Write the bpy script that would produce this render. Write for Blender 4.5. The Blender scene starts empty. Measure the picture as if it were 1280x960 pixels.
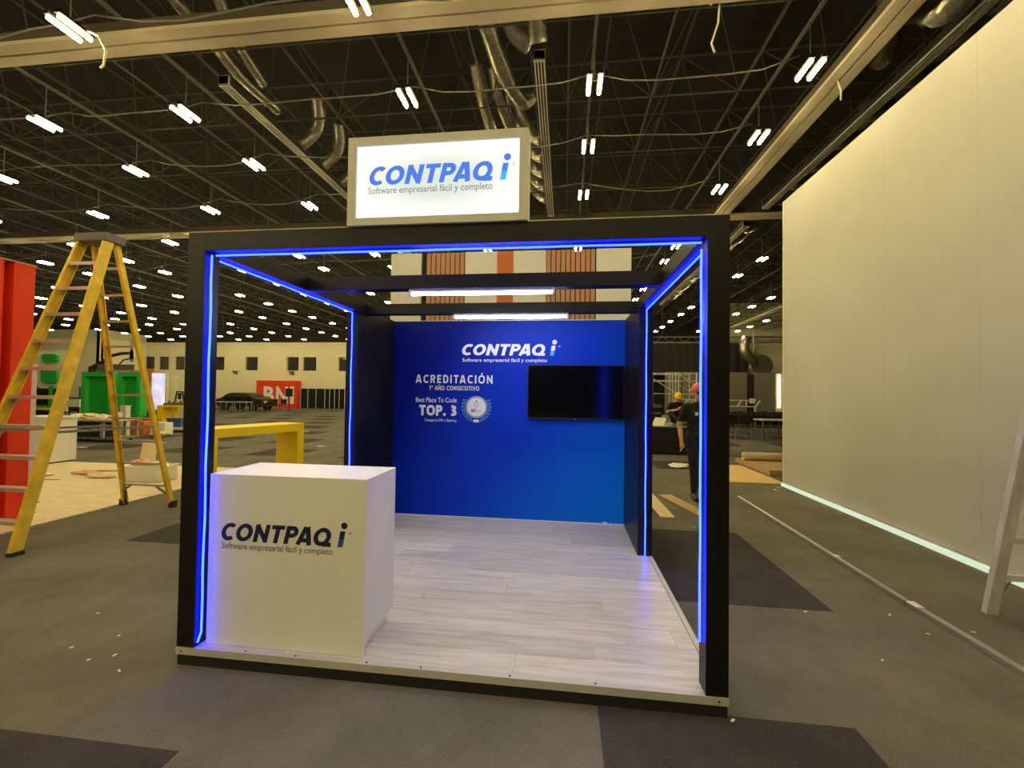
import bpy, bmesh, math, random
from mathutils import Vector, Matrix
random.seed(7)
C = bpy.context.scene
COL = C.collection
PI = math.pi

# ------------------------------------------------------------------ camera, world, exposure
cam_d = bpy.data.cameras.new('camera')
cam_d.sensor_fit = 'HORIZONTAL'; cam_d.sensor_width = 36.0
cam_d.lens = 538.5155 / 1280 * 36.0
cam_d.clip_start = 0.05; cam_d.clip_end = 300
cam = bpy.data.objects.new('camera', cam_d); COL.objects.link(cam)
yaw, pitch, roll = -0.12001, 0.0211, 0.01388
_f = Vector((math.sin(yaw)*math.cos(pitch), math.cos(yaw)*math.cos(pitch), math.sin(pitch)))
_r = Vector((math.cos(yaw), -math.sin(yaw), 0)); _u = _r.cross(_f)
_R = _r*math.cos(roll) + _u*math.sin(roll); _U = -_r*math.sin(roll) + _u*math.cos(roll)
CAM = Vector((2.18351, -2.25016, 1.57674))
cam.matrix_world = Matrix(((_R.x, _U.x, -_f.x, CAM.x), (_R.y, _U.y, -_f.y, CAM.y), (_R.z, _U.z, -_f.z, CAM.z), (0, 0, 0, 1)))
C.camera = cam
w = bpy.data.worlds.new('world'); C.world = w; w.use_nodes = True
w.node_tree.nodes['Background'].inputs[0].default_value = (0.9, 0.8, 0.55, 1)
w.node_tree.nodes['Background'].inputs[1].default_value = 0.006
C.view_settings.view_transform = 'Standard'; C.view_settings.look = 'None'
C.view_settings.exposure = 0.0; C.view_settings.gamma = 1.0
LAMP = (1.0, 0.81, 0.37); LAMP_L = 125.0          # the hall's twin-tube lights
BLUE = (0.16, 0.50, 34.0); BLUE_K = 1.0           # the booth's neon strips
TUBE = (0.82, 0.95, 1.18); TUBE_L = 50.0            # the booth's white tubes

# ------------------------------------------------------------------ helpers
def lin(c):
    return tuple(((v/255)/12.92 if v/255 <= 0.04045 else ((v/255+0.055)/1.055)**2.4) for v in c)

def mat(name, col, rough=0.6, metal=0.0, noise=0.0, scale=8.0, bump=0.0, spec=0.5, col2=None, stretch=None, trans=0.0, alpha=1.0):
    m = bpy.data.materials.new(name); m.use_nodes = True
    nt = m.node_tree; b = nt.nodes['Principled BSDF']
    b.inputs['Base Color'].default_value = (*col, 1); b.inputs['Roughness'].default_value = rough
    b.inputs['Metallic'].default_value = metal; b.inputs['Specular IOR Level'].default_value = spec
    if trans: b.inputs['Transmission Weight'].default_value = trans
    if alpha < 1: b.inputs['Alpha'].default_value = alpha
    if noise or bump or col2:
        tc = nt.nodes.new('ShaderNodeTexCoord'); n = nt.nodes.new('ShaderNodeTexNoise')
        n.inputs['Scale'].default_value = scale; n.inputs['Detail'].default_value = 5
        if stretch:
            mp = nt.nodes.new('ShaderNodeMapping'); mp.inputs['Scale'].default_value = stretch
            nt.links.new(tc.outputs['Object'], mp.inputs['Vector']); nt.links.new(mp.outputs[0], n.inputs['Vector'])
        else: nt.links.new(tc.outputs['Object'], n.inputs['Vector'])
        if noise or col2:
            r = nt.nodes.new('ShaderNodeValToRGB')
            r.color_ramp.elements[0].position = 0.3; r.color_ramp.elements[1].position = 0.7
            c2 = col2 or tuple(min(1, v*(1+noise)) for v in col)
            r.color_ramp.elements[0].color = (*(tuple(v*(1-noise) for v in col) if not col2 else col), 1)
            r.color_ramp.elements[1].color = (*c2, 1)
            nt.links.new(n.outputs[0], r.inputs[0]); nt.links.new(r.outputs[0], b.inputs['Base Color'])
        if bump:
            bp = nt.nodes.new('ShaderNodeBump'); bp.inputs['Strength'].default_value = bump
            nt.links.new(n.outputs[0], bp.inputs['Height']); nt.links.new(bp.outputs[0], b.inputs['Normal'])
    return m

def emit(name, col, k, base=(0.8, 0.8, 0.8)):
    m = bpy.data.materials.new(name); m.use_nodes = True
    b = m.node_tree.nodes['Principled BSDF']
    b.inputs['Base Color'].default_value = (*base, 1)
    b.inputs['Emission Color'].default_value = (*col, 1); b.inputs['Emission Strength'].default_value = k
    return m

ORI = {}
class MB:
    def __init__(s): s.v = []; s.f = []; s.mi = []; s.cur = 0
    def add(s, vs, fs):
        o = len(s.v); s.v += [tuple(p) for p in vs]
        for f in fs: s.f.append([o+i for i in f]); s.mi.append(s.cur)
        return s
    def box(s, x0, y0, z0, x1, y1, z1):
        vs = [(x, y, z) for x in (x0, x1) for y in (y0, y1) for z in (z0, z1)]
        return s.add(vs, [(0,1,3,2), (4,6,7,5), (0,4,5,1), (2,3,7,6), (0,2,6,4), (1,5,7,3)])
    def obox(s, p0, p1, wv, hv):
        """bar from p0 to p1 with half vectors wv, hv"""
        p0, p1, wv, hv = map(Vector, (p0, p1, wv, hv))
        vs = [p + a*wv + b*hv for p in (p0, p1) for a in (-1, 1) for b in (-1, 1)]
        return s.add(vs, [(0,1,3,2), (4,6,7,5), (0,4,5,1), (2,3,7,6), (0,2,6,4), (1,5,7,3)])
    def bar(s, p0, p1, a, b=None, up=(0, 0, 1)):
        """rectangular bar, half widths a (sideways) and b (along up)"""
        p0, p1 = Vector(p0), Vector(p1); d = (p1-p0).normalized(); u = Vector(up)
        if abs(d.dot(u)) > 0.98: u = Vector((0, 1, 0))
        w_ = d.cross(u).normalized(); h = w_.cross(d).normalized()
        return s.obox(p0, p1, w_*a, h*(b or a))
    def cone(s, p0, p1, r0, r1=None, n=12, caps=True):
        p0, p1 = Vector(p0), Vector(p1); r1 = r0 if r1 is None else r1
        d = (p1-p0).normalized(); a = d.orthogonal().normalized(); b = d.cross(a)
        vs = [p0 + (a*math.cos(2*PI*i/n)+b*math.sin(2*PI*i/n))*r0 for i in range(n)] + [p1 + (a*math.cos(2*PI*i/n)+b*math.sin(2*PI*i/n))*r1 for i in range(n)]
        fs = [(i, (i+1) % n, n+(i+1) % n, n+i) for i in range(n)]
        if caps: fs += [tuple(range(n-1, -1, -1)), tuple(range(n, 2*n))]
        return s.add(vs, fs)
    def tube(s, pts, r, n=8, caps=True):
        pts = [Vector(p) for p in pts]; rr = r if isinstance(r, (list, tuple)) else [r]*len(pts)
        a = None; vs = []
        for i, p in enumerate(pts):
            d = (pts[min(i+1, len(pts)-1)]-pts[max(i-1, 0)]).normalized()
            if a is None: a = d.orthogonal().normalized()
            else:
                a = a - d*a.dot(d)
                a = a.normalized() if a.length > 1e-5 else d.orthogonal().normalized()
            b = d.cross(a)
            vs += [p + (a*math.cos(2*PI*k/n)+b*math.sin(2*PI*k/n))*rr[i] for k in range(n)]
        m = len(pts)
        fs = [(i*n+k, i*n+(k+1) % n, (i+1)*n+(k+1) % n, (i+1)*n+k) for i in range(m-1) for k in range(n)]
        if caps: fs += [tuple(range(n-1, -1, -1)), tuple(range((m-1)*n, m*n))]
        return s.add(vs, fs)
    def lathe(s, prof, c=(0, 0, 0), n=20, axis='z'):
        vs = []
        for r, h in prof:
            for k in range(n):
                t = 2*PI*k/n; q = (r*math.cos(t), r*math.sin(t), h)
                if axis == 'y': q = (q[0], q[2], q[1])
                if axis == 'x': q = (q[2], q[0], q[1])
                vs.append((c[0]+q[0], c[1]+q[1], c[2]+q[2]))
        m = len(prof)
        fs = [(i*n+k, i*n+(k+1) % n, (i+1)*n+(k+1) % n, (i+1)*n+k) for i in range(m-1) for k in range(n)]
        fs += [tuple(range(n-1, -1, -1)), tuple(range((m-1)*n, m*n))]
        return s.add(vs, fs)
    def ball(s, c, r, n=14, m=9, sc=(1, 1, 1)):
        prof = [(max(1e-4, r*math.sin(PI*i/m)), -r*math.cos(PI*i/m)) for i in range(m+1)]
        o = len(s.v); s.lathe(prof, (0, 0, 0), n)
        for i in range(o, len(s.v)):
            p = s.v[i]; s.v[i] = (c[0]+p[0]*sc[0], c[1]+p[1]*sc[1], c[2]+p[2]*sc[2])
        return s
    def prism(s, poly, axis, a0, a1):
        """poly: 2-D outline extruded along axis between a0 and a1"""
        def P(p, a):
            return {'x': (a, p[0], p[1]), 'y': (p[0], a, p[1]), 'z': (p[0], p[1], a)}[axis]
        n = len(poly)
        vs = [P(p, a0) for p in poly] + [P(p, a1) for p in poly]
        return s.add(vs, [(i, (i+1) % n, n+(i+1) % n, n+i) for i in range(n)] + [tuple(range(n-1, -1, -1)), tuple(range(n, 2*n))])
    def build(s, name, m, parent=None, bevel=0, smooth=False, local=False, seg=2, fix=True):
        me = bpy.data.meshes.new(name)
        o = ORI.get(parent, Vector((0, 0, 0))) if parent is not None and not local else Vector((0, 0, 0))
        me.from_pydata([(p[0]-o.x, p[1]-o.y, p[2]-o.z) for p in s.v], [], s.f)
        ms = m if isinstance(m, (list, tuple)) else [m]
        for q in ms: me.materials.append(q)
        if len(ms) > 1: me.polygons.foreach_set('material_index', s.mi)
        if bevel or fix:
            bm = bmesh.new(); bm.from_mesh(me)
            if fix: bmesh.ops.recalc_face_normals(bm, faces=bm.faces)
            if bevel:
                es = [e for e in bm.edges if len(e.link_faces) == 2 and e.calc_face_angle(0) > 0.5]
                bmesh.ops.bevel(bm, geom=es, offset=bevel, segments=seg, affect='EDGES', profile=0.6)
            bm.to_mesh(me); bm.free()
        if smooth: me.polygons.foreach_set('use_smooth', [True]*len(me.polygons))
        ob = bpy.data.objects.new(name, me); COL.objects.link(ob)
        if parent is not None:
            ob.parent = parent; ORI[ob] = ORI.get(parent, Vector((0, 0, 0)))
        else: ORI[ob] = Vector((0, 0, 0))
        return ob

def tag(o, label=None, cat=None, group=None, kind=None):
    if label: o['label'] = label
    if cat: o['category'] = cat
    if group: o['group'] = group
    if kind: o['kind'] = kind
    return o
def thing(name, label, cat, loc=(0, 0, 0), rz=0.0, group=None):
    o = bpy.data.objects.new(name, None); COL.objects.link(o); o.empty_display_size = 0.1
    o.location = loc; o.rotation_euler = (0, 0, rz); ORI[o] = Vector(loc)
    return tag(o, label, cat, group)
KIDS = {}
def copy_tree(o, parent=None):
    c = o.copy(); COL.objects.link(c)
    if parent is not None: c.parent = parent
    for k in list(o.children): copy_tree(k, c)
    return c
ORD = 'first second third fourth fifth sixth seventh eighth ninth tenth eleventh twelfth thirteenth fourteenth fifteenth sixteenth seventeenth eighteenth nineteenth twentieth'.split()

_txt = {}
def text_verts(s, shear=0.0, offset=0.0):
    k = (s, shear, offset)
    if k not in _txt:
        cu = bpy.data.curves.new('lettering', 'FONT'); cu.body = s; cu.shear = shear; cu.offset = offset
        cu.resolution_u = 3; cu.fill_mode = 'FRONT'
        ob = bpy.data.objects.new('lettering', cu); COL.objects.link(ob)
        dg = bpy.context.evaluated_depsgraph_get()
        me = bpy.data.meshes.new_from_object(ob.evaluated_get(dg))
        _txt[k] = ([tuple(v.co) for v in me.vertices], [tuple(p.vertices) for p in me.polygons])
        bpy.data.objects.remove(ob); bpy.data.curves.remove(cu); bpy.data.meshes.remove(me)
    return _txt[k]
CAPH = max(v[1] for v in text_verts('H')[0])
def put_text(mb, s, x0, x1, zb, cap, y, shear=0.0, offset=0.0):
    """flat lettering in an x-z plane at depth y, facing -y: ink spans x0..x1, baseline zb, cap height cap"""
    vs, fs = text_verts(s, shear, offset)
    a, b = min(v[0] for v in vs), max(v[0] for v in vs)
    mb.add([(x0+(v[0]-a)/(b-a)*(x1-x0), y, zb+v[1]/CAPH*cap) for v in vs], fs)
    return mb
def arc(cx, cy, rx, ry, a0, a1, n=14, p=1.0):
    out = []
    for i in range(n+1):
        a = math.radians(a0+(a1-a0)*i/n); c_, s_ = math.cos(a), math.sin(a)
        out.append((cx+rx*math.copysign(abs(c_)**p, c_), cy+ry*math.copysign(abs(s_)**p, s_)))
    return out
def glyph(ch, k, p):
    """centre-line strokes in a unit cap height, k = stroke width, p = squareness of the rounds; returns strokes, advance width"""
    h = k/2; t_ = 1-h; b = h; m = .5
    if ch == 'C': return [arc(.42, .5, .42-h, .5-h, 50, 310, 20, p)], .70
    if ch == 'O': return [arc(.43, .5, .43-h, .5-h, 0, 360, 26, p)], .86
    if ch == 'Ó': return [arc(.43, .5, .43-h, .5-h, 0, 360, 26, p), [(.40, 1.10), (.54, 1.24)]], .86
    if ch == 'Q': return [arc(.43, .5, .43-h, .5-h, 0, 360, 26, p), [(.52, h*.8), (.94, h*.8)], [(.58, .30), (.80, h*.8)]], .92
    if ch == 'N': return [[(h, 0), (h, 1)], [(h, t_), (.74-h, b)], [(.74-h, 0), (.74-h, 1)]], .74
    if ch == 'Ñ': return [[(h, 0), (h, 1)], [(h, t_), (.74-h, b)], [(.74-h, 0), (.74-h, 1)], [(.16, 1.14), (.30, 1.20), (.44, 1.14), (.58, 1.20)]], .74
    if ch == 'T': return [[(0, t_), (.66, t_)], [(.33, t_), (.33, 0)]], .66
    if ch == 'P': return [[(h, 0), (h, 1)], [(h, t_), (.34, t_)] + arc(.34, .68, .30-h, .32-h, 90, -90, 12, p) + [(h, .36+h)]], .66
    if ch == 'A': return [[(h*.9, 0), (.35, 1)], [(.43, 1), (.78-h*.9, 0)], [(.17, .26), (.61, .26)]], .78
    if ch == 'R': return [[(h, 0), (h, 1)], [(h, t_), (.34, t_)] + arc(.34, .70, .29-h, .30-h, 90, -90, 12, p) + [(h, .40+h)], [(.34, .40), (.62-h, 0)]], .64
    if ch == 'E': return [[(.52, t_), (h, t_), (h, b), (.52, b)], [(h, m), (.48, m)]], .54
    if ch == 'D': return [[(h, b), (h, t_), (.30, t_)] + arc(.30, .5, .38-h, .5-h, 90, -90, 16, p) + [(h, b)]], .68
    if ch == 'I': return [[(h, 0), (h, 1)]], k
    if ch == 'U': return [[(h, 1), (h, .34)] + arc(.36, .36, .36-h, .36-h, 180, 360, 14, p) + [(.72-h, 1)]], .72
    if ch == 'V': return [[(h*.9, 1), (.36, h*.4), (.72-h*.9, 1)]], .72
    if ch == 'S': return [arc(.31, .73, .30-h, .27-h, 40, 270, 14, p) + arc(.31, .27, .31-h, .27-h, 90, -140, 14, p)], .62
    if ch == '.': return [[(h, 0), (h, k)]], k
    if ch == '3': return [[(.04, t_), (.26, t_)] + arc(.26, .745, .27-h, .255-h, 90, -90, 12, p) + [(.14, .49+h*.0)], [(.14, .51), (.26, .51)] + arc(.26, .255+h*.25, .31-h, .255-h*.75, 90, -90, 12, p) + [(.03, h)]], .57
    if ch == '1': return [[(0.02, .76), (.24, .95), (.24, 0)]], .46
    if ch == '°': return [arc(.14, .84, .10, .10, 0, 360, 10)], .28
    return [], .34
def put_strokes(mb, s, x0, x1, zb, cap, y, k=.18, shear=0.0, gap=.13, p=1.0):
    pen = 0; segs = []
    p0_ = p
    KERN = {'PA': -.13, 'CO': -.03, 'AQ': -.06, 'TA': -.10, 'TP': -.01}
    for ic, ch in enumerate(s):
        pen += KERN.get(s[max(0, ic-1):ic+1], 0)
        st, wd = glyph(ch, k, 1.0 if ch in '3S' else p0_)
        segs += [[(pen+q[0], q[1]) for q in l] for l in st]; pen += wd+gap
    tot = pen-gap; sx = (x1-x0)/(tot+shear)
    for l in segs:
        P = [Vector(q) for q in l]; n = len(P); closed = (P[0]-P[-1]).length < 1e-6
        L, Rr = [], []
        for i, q in enumerate(P):
            if closed: a, b = P[(i-1) % (n-1)], P[(i+1) % (n-1)]
            else: a, b = P[max(i-1, 0)], P[min(i+1, n-1)]
            d0 = (q-a).normalized() if (q-a).length > 1e-6 else (b-q).normalized()
            d1 = (b-q).normalized() if (b-q).length > 1e-6 else d0
            n0, n1 = Vector((-d0.y, d0.x)), Vector((-d1.y, d1.x)); mm = (n0+n1)
            mm = mm.normalized() if mm.length > 1e-4 else n0
            e = k/2/max(.45, mm.dot(n1))
            L.append(q+mm*e); Rr.append(q-mm*e)
        vs = [(x0+(q.x+shear*q.y)*sx, y, zb+q.y*cap) for q in L+Rr]
        y -= .00008
        vs = [(v[0], y, v[2]) for v in vs]
        mb.add(vs, [(i, i+1, n+i+1, n+i) for i in range(n-1)])
    return mb
def disc(mb, cx, cz, r, y, n=28, r2=0.0):
    if r2:
        vs = [(cx+q*math.cos(2*PI*i/n), y, cz+q*math.sin(2*PI*i/n)) for q in (r, r2) for i in range(n)]
        mb.add(vs, [(i, (i+1) % n, n+(i+1) % n, n+i) for i in range(n)])
    else:
        mb.add([(cx+r*math.cos(2*PI*i/n), y, cz+r*math.sin(2*PI*i/n)) for i in range(n)], [tuple(range(n))])
def logo(parent, x0, x1, zb, cap, y, m_word, m_i, m_tag, tag_x0, tag_x1, tag_z, tag_cap):
    """the booth's word mark, its dotted i and the line below it"""
    W = x1-x0
    a = MB(); put_strokes(a, 'CONTPAQ', x0, x0+W*0.875, zb, cap, y, .225, 0.20, .10)
    a.build('logo_lettering', m_word, parent, fix=False)
    i = MB(); sx = x0+W*0.900; wd = W*0.038; hh = cap*0.86; sl = cap*0.17
    i.cur = 0; i.add([(sx, y, zb), (sx+wd, y, zb), (sx+wd+sl*.45, y, zb+hh*.5), (sx+sl*.45, y, zb+hh*.5)], [(0, 1, 2, 3)])
    i.cur = 1; i.add([(sx+sl*.45, y, zb+hh*.5), (sx+wd+sl*.45, y, zb+hh*.5), (sx+wd+sl*.9, y, zb+hh), (sx+sl*.9, y, zb+hh)], [(0, 1, 2, 3)])
    disc(i, sx+wd*.5+sl*1.35, zb+cap*1.16, wd*0.62, y, 20)
    i.build('logo_letter_i', [m_i, m_word], parent, fix=False)
    g = MB(); cx, cz, rr = x0+W*0.992, zb+cap*0.78, cap*0.075
    disc(g, cx, cz, rr, y, 16, rr*0.72); put_text(g, 'R', cx-rr*.38, cx+rr*.38, cz-rr*.45, rr*.9, y)
    g.build('registered_mark', m_tag, parent, fix=False)
    t = MB(); put_text(t, 'Software empresarial fácil y completo', tag_x0, tag_x1, tag_z, tag_cap, y, 0, 0.010)
    t.build('tagline_lettering', m_tag, parent, fix=False)['kind'] = 'stuff'

# ------------------------------------------------------------------ materials
M = {}
def carpet_mat(name, a, b):
    m = bpy.data.materials.new(name); m.use_nodes = True; nt = m.node_tree; bs = nt.nodes['Principled BSDF']
    bs.inputs['Roughness'].default_value = 0.95; bs.inputs['Specular IOR Level'].default_value = 0.15
    tc = nt.nodes.new('ShaderNodeTexCoord')
    def nz(sc, det):
        n = nt.nodes.new('ShaderNodeTexNoise'); n.inputs['Scale'].default_value = sc; n.inputs['Detail'].default_value = det
        nt.links.new(tc.outputs['Object'], n.inputs['Vector']); return n
    n1, n2, n3 = nz(130, 2), nz(1.3, 5), nz(7, 4)
    def math_(op, x, y):
        q = nt.nodes.new('ShaderNodeMath'); q.operation = op
        for i, v in enumerate((x, y)):
            if isinstance(v, (int, float)): q.inputs[i].default_value = v
            else: nt.links.new(v, q.inputs[i])
        return q.outputs[0]
    s = math_('ADD', math_('MULTIPLY', n1.outputs[0], 0.6), math_('ADD', math_('MULTIPLY', n2.outputs[0], 0.55), math_('MULTIPLY', n3.outputs[0], 0.25)))
    r = nt.nodes.new('ShaderNodeValToRGB'); r.color_ramp.elements[0].position = 0.42; r.color_ramp.elements[1].position = 0.98
    r.color_ramp.elements[0].color = (*a, 1); r.color_ramp.elements[1].color = (*b, 1)
    nt.links.new(s, r.inputs[0]); nt.links.new(r.outputs[0], bs.inputs['Base Color'])
    bp = nt.nodes.new('ShaderNodeBump'); bp.inputs['Strength'].default_value = 0.25; bp.inputs['Distance'].default_value = 0.01
    nt.links.new(n1.outputs[0], bp.inputs['Height']); nt.links.new(bp.outputs[0], bs.inputs['Normal'])
    return m
M['carpet'] = carpet_mat('carpet', (0.085, 0.081, 0.071), (0.225, 0.213, 0.18))
M['carpet_dark'] = carpet_mat('dark_carpet', (0.030, 0.028, 0.030), (0.085, 0.080, 0.080))
M['black_lam'] = mat('black_laminate', (0.0085, 0.008, 0.0095), 0.38, noise=0.15, scale=3, spec=0.25)
M['black_matte'] = mat('black_matte', (0.012, 0.011, 0.012), 0.8)
M['black_cloth'] = mat('black_cloth', (0.014, 0.013, 0.015), 0.95, noise=0.3, scale=6)
M['white_lam'] = mat('white_laminate', (0.83, 0.82, 0.80), 0.45, noise=0.02, scale=4)
M['white_paint'] = mat('white_paint', (0.66, 0.65, 0.61), 0.7, noise=0.03, scale=2)
M['wall_paint'] = mat('grey_white_wall_paint', (0.455, 0.45, 0.425), 0.75, noise=0.035, scale=1.4, bump=0.04)
M['cream'] = mat('cream_wall', (0.80, 0.75, 0.55), 0.85, noise=0.03, scale=0.6)
M['alu'] = mat('aluminium', (0.55, 0.55, 0.54), 0.38, 0.85, noise=0.06, scale=20)
M['alu_trim'] = mat('brushed_edge_trim', (0.60, 0.59, 0.55), 0.5, 0.3)
M['steel'] = mat('grey_steel', (0.30, 0.30, 0.29), 0.45, 0.7)
M['screw'] = mat('screw_head', (0.05, 0.05, 0.05), 0.4, 0.6)
M['yellow_fg'] = mat('yellow_fibreglass', (0.76, 0.53, 0.045), 0.5, noise=0.18, scale=9, bump=0.05)
M['ladder_cap'] = mat('grey_ladder_cap', (0.12, 0.115, 0.11), 0.6)
M['tread'] = mat('worn_aluminium_tread', (0.50, 0.44, 0.40), 0.5, 0.35, noise=0.15, scale=10)
M['rubber'] = mat('black_rubber', (0.02, 0.02, 0.02), 0.8)
M['red'] = mat('red_paint', (0.78, 0.045, 0.003), 0.7, noise=0.05, scale=2)
M['yellow'] = mat('yellow_paint', (0.92, 0.66, 0.010), 0.5, noise=0.04, scale=3)
M['green'] = mat('green_paint', (0.014, 0.36, 0.035), 0.55, noise=0.06, scale=2)
M['green_light'] = mat('lighter_green_paint', (0.030, 0.46, 0.07), 0.55)
M['orange'] = mat('orange_paint', (0.72, 0.18, 0.02), 0.6)
M['ply'] = mat('pale_plywood', (0.66, 0.55, 0.36), 0.75, col2=(0.78, 0.68, 0.48), scale=3, stretch=(1, 5, 1))
M['ply2'] = mat('golden_plywood', (0.70, 0.46, 0.18), 0.7, col2=(0.85, 0.62, 0.28), scale=2.5, stretch=(1, 6, 1))
M['mdf'] = mat('brown_board', (0.50, 0.33, 0.17), 0.75, noise=0.08, scale=3)
M['pine'] = mat('pine_batten', (0.78, 0.66, 0.42), 0.7, col2=(0.66, 0.53, 0.30), scale=6, stretch=(6, 1, 1))
M['pine2'] = mat('brown_batten', (0.56, 0.37, 0.20), 0.7, col2=(0.47, 0.30, 0.16), scale=6, stretch=(6, 1, 1))
M['slat_wood'] = mat('brown_wood_slat', (0.42, 0.20, 0.11), 0.6, col2=(0.50, 0.26, 0.15), scale=5, stretch=(8, 8, 1))
M['terracotta'] = mat('terracotta_panel', (0.52, 0.14, 0.035), 0.65)
M['ceiling'] = mat('dark_roof_deck', (0.018, 0.016, 0.013), 0.9, noise=0.3, scale=0.5)
M['rod'] = mat('dark_truss_steel', (0.06, 0.054, 0.042), 0.7)
M['beam'] = mat('cream_ceiling_beam', (0.52, 0.45, 0.33), 0.7, noise=0.06, scale=3)
M['beam_web'] = mat('shaded_beam_web', (0.07, 0.058, 0.04), 0.8)  # shadow on the beam's sides and slot, put into the web colour
M['foil'] = mat('silver_duct_foil', (0.30, 0.28, 0.235), 0.33, 0.75, noise=0.3, scale=16, bump=0.9)
M['diff'] = mat('grey_diffuser', (0.40, 0.38, 0.32), 0.55, 0.1)
M['cable'] = mat('grey_cable', (0.16, 0.15, 0.125), 0.7)
M['white_wire'] = mat('white_wire', (0.75, 0.72, 0.62), 0.6)
M['housing'] = mat('lamp_housing', (0.008, 0.0075, 0.007), 0.8, spec=0.1)
M['lamp'] = emit('hall_lamp_tube', LAMP, LAMP_L)
M['blue_led'] = emit('blue_neon', BLUE, BLUE_K, (0.2, 0.4, 0.9))
M['white_led'] = emit('white_tube', TUBE, TUBE_L)
M['floor_led'] = emit('floor_strip_light', (0.62, 0.80, 0.63), 0.85, (0.3, 0.3, 0.3))
M['tv_screen'] = mat('tv_glass', (0.003, 0.003, 0.004), 0.12, spec=0.6)
M['tv_body'] = mat('tv_body', (0.012, 0.012, 0.013), 0.45)
M['logo_navy'] = mat('navy_print', (0.006, 0.012, 0.055), 0.5)
M['logo_azure'] = mat('azure_print', (0.01, 0.10, 0.36), 0.5)
M['print_grey'] = mat('brown_grey_print', (0.19, 0.15, 0.13), 0.6)
M['print_white'] = mat('white_print', (0.80, 0.82, 0.86), 0.5)
M['print_yellow'] = mat('pale_yellow_print', (0.75, 0.78, 0.45), 0.5)
M['print_sky'] = mat('light_blue_print', (0.10, 0.36, 0.75), 0.5)
M['sign_blue'] = emit('lit_blue_lettering', (0.045, 0.16, 0.68), 1.0, (0.02, 0.08, 0.5))
M['sign_azure'] = emit('lit_azure_lettering', (0.03, 0.38, 0.85), 1.0, (0.02, 0.2, 0.6))
M['sign_grey'] = emit('lit_grey_lettering', (0.22, 0.23, 0.24), 1.0, (0.1, 0.1, 0.1))
M['skin'] = mat('skin', (0.52, 0.30, 0.20), 0.6)
M['shirt'] = mat('black_shirt', (0.010, 0.010, 0.013), 0.9)
M['trouser'] = mat('navy_black_trousers', (0.008, 0.009, 0.015), 0.9)
M['trouser2'] = mat('grey_black_trousers', (0.030, 0.028, 0.028), 0.9)
M['shoe'] = mat('brown_black_shoe', (0.030, 0.024, 0.022), 0.6)
M['hat_pink'] = mat('pink_hard_hat', (0.62, 0.10, 0.14), 0.4)
M['hat_yellow'] = mat('yellow_hard_hat', (0.80, 0.52, 0.01), 0.4)
M['hair'] = mat('dark_hair', (0.012, 0.009, 0.007), 0.8)
M['eye'] = mat('dark_eye', (0.01, 0.008, 0.008), 0.3)
M['lip'] = mat('lip', (0.36, 0.14, 0.11), 0.6)
M['paper'] = mat('white_paper', (0.80, 0.78, 0.70), 0.8)
M['pink_cloth'] = mat('pink_cloth', (0.75, 0.38, 0.28), 0.9)
M['cloth_cream'] = mat('cream_cloth', (0.72, 0.60, 0.40), 0.9)
M['clear_plastic'] = mat('clear_plastic', (0.85, 0.88, 0.85), 0.2, alpha=0.45)
M['grey_panel'] = mat('grey_stage_panel', (0.17, 0.155, 0.125), 0.85, noise=0.06, scale=1)
M['window_glass'] = mat('dark_window_glass', (0.05, 0.05, 0.045), 0.06, spec=0.8)
M['blue_box'] = mat('blue_plastic', (0.04, 0.09, 0.30), 0.5)
M['grey_plastic'] = mat('grey_plastic', (0.12, 0.12, 0.12), 0.6)
M['white_dirty'] = mat('paint_spattered_white_wood', (0.62, 0.58, 0.60), 0.75, col2=(0.48, 0.44, 0.44), scale=6, stretch=(3, 3, 0.7))
M['bulb'] = emit('warm_bulb', (1.0, 0.85, 0.5), 5.0)

def plank_mat():
    m = bpy.data.materials.new('whitewashed_laminate'); m.use_nodes = True; nt = m.node_tree; b = nt.nodes['Principled BSDF']
    b.inputs['Roughness'].default_value = 0.32; b.inputs['Specular IOR Level'].default_value = 0.45
    tc = nt.nodes.new('ShaderNodeTexCoord'); oi = nt.nodes.new('ShaderNodeObjectInfo')
    ad = nt.nodes.new('ShaderNodeVectorMath'); ad.operation = 'ADD'
    mu = nt.nodes.new('ShaderNodeMath'); mu.operation = 'MULTIPLY'; mu.inputs[1].default_value = 37
    nt.links.new(oi.outputs['Random'], mu.inputs[0])
    nt.links.new(tc.outputs['Object'], ad.inputs[0]); nt.links.new(mu.outputs[0], ad.inputs[1])
    mp = nt.nodes.new('ShaderNodeMapping'); mp.inputs['Scale'].default_value = (1.3, 14, 1)
    nt.links.new(ad.outputs[0], mp.inputs['Vector'])
    n = nt.nodes.new('ShaderNodeTexNoise'); n.inputs['Scale'].default_value = 2.0; n.inputs['Detail'].default_value = 6; n.inputs['Distortion'].default_value = 0.6
    nt.links.new(mp.outputs[0], n.inputs['Vector'])
    r = nt.nodes.new('ShaderNodeValToRGB'); r.color_ramp.elements[0].position = 0.28; r.color_ramp.elements[1].position = 0.62
    r.color_ramp.elements[0].color = (0.50, 0.475, 0.45, 1); r.color_ramp.elements[1].color = (0.70, 0.685, 0.66, 1)
    nt.links.new(n.outputs[0], r.inputs[0])
    hs = nt.nodes.new('ShaderNodeHueSaturation')
    mr = nt.nodes.new('ShaderNodeMapRange'); mr.inputs['To Min'].default_value = 0.88; mr.inputs['To Max'].default_value = 1.06
    nt.links.new(oi.outputs['Random'], mr.inputs['Value']); nt.links.new(mr.outputs[0], hs.inputs['Value'])
    nt.links.new(r.outputs[0], hs.inputs['Color']); nt.links.new(hs.outputs[0], b.inputs['Base Color'])
    return m
M['plank'] = plank_mat()

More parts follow.
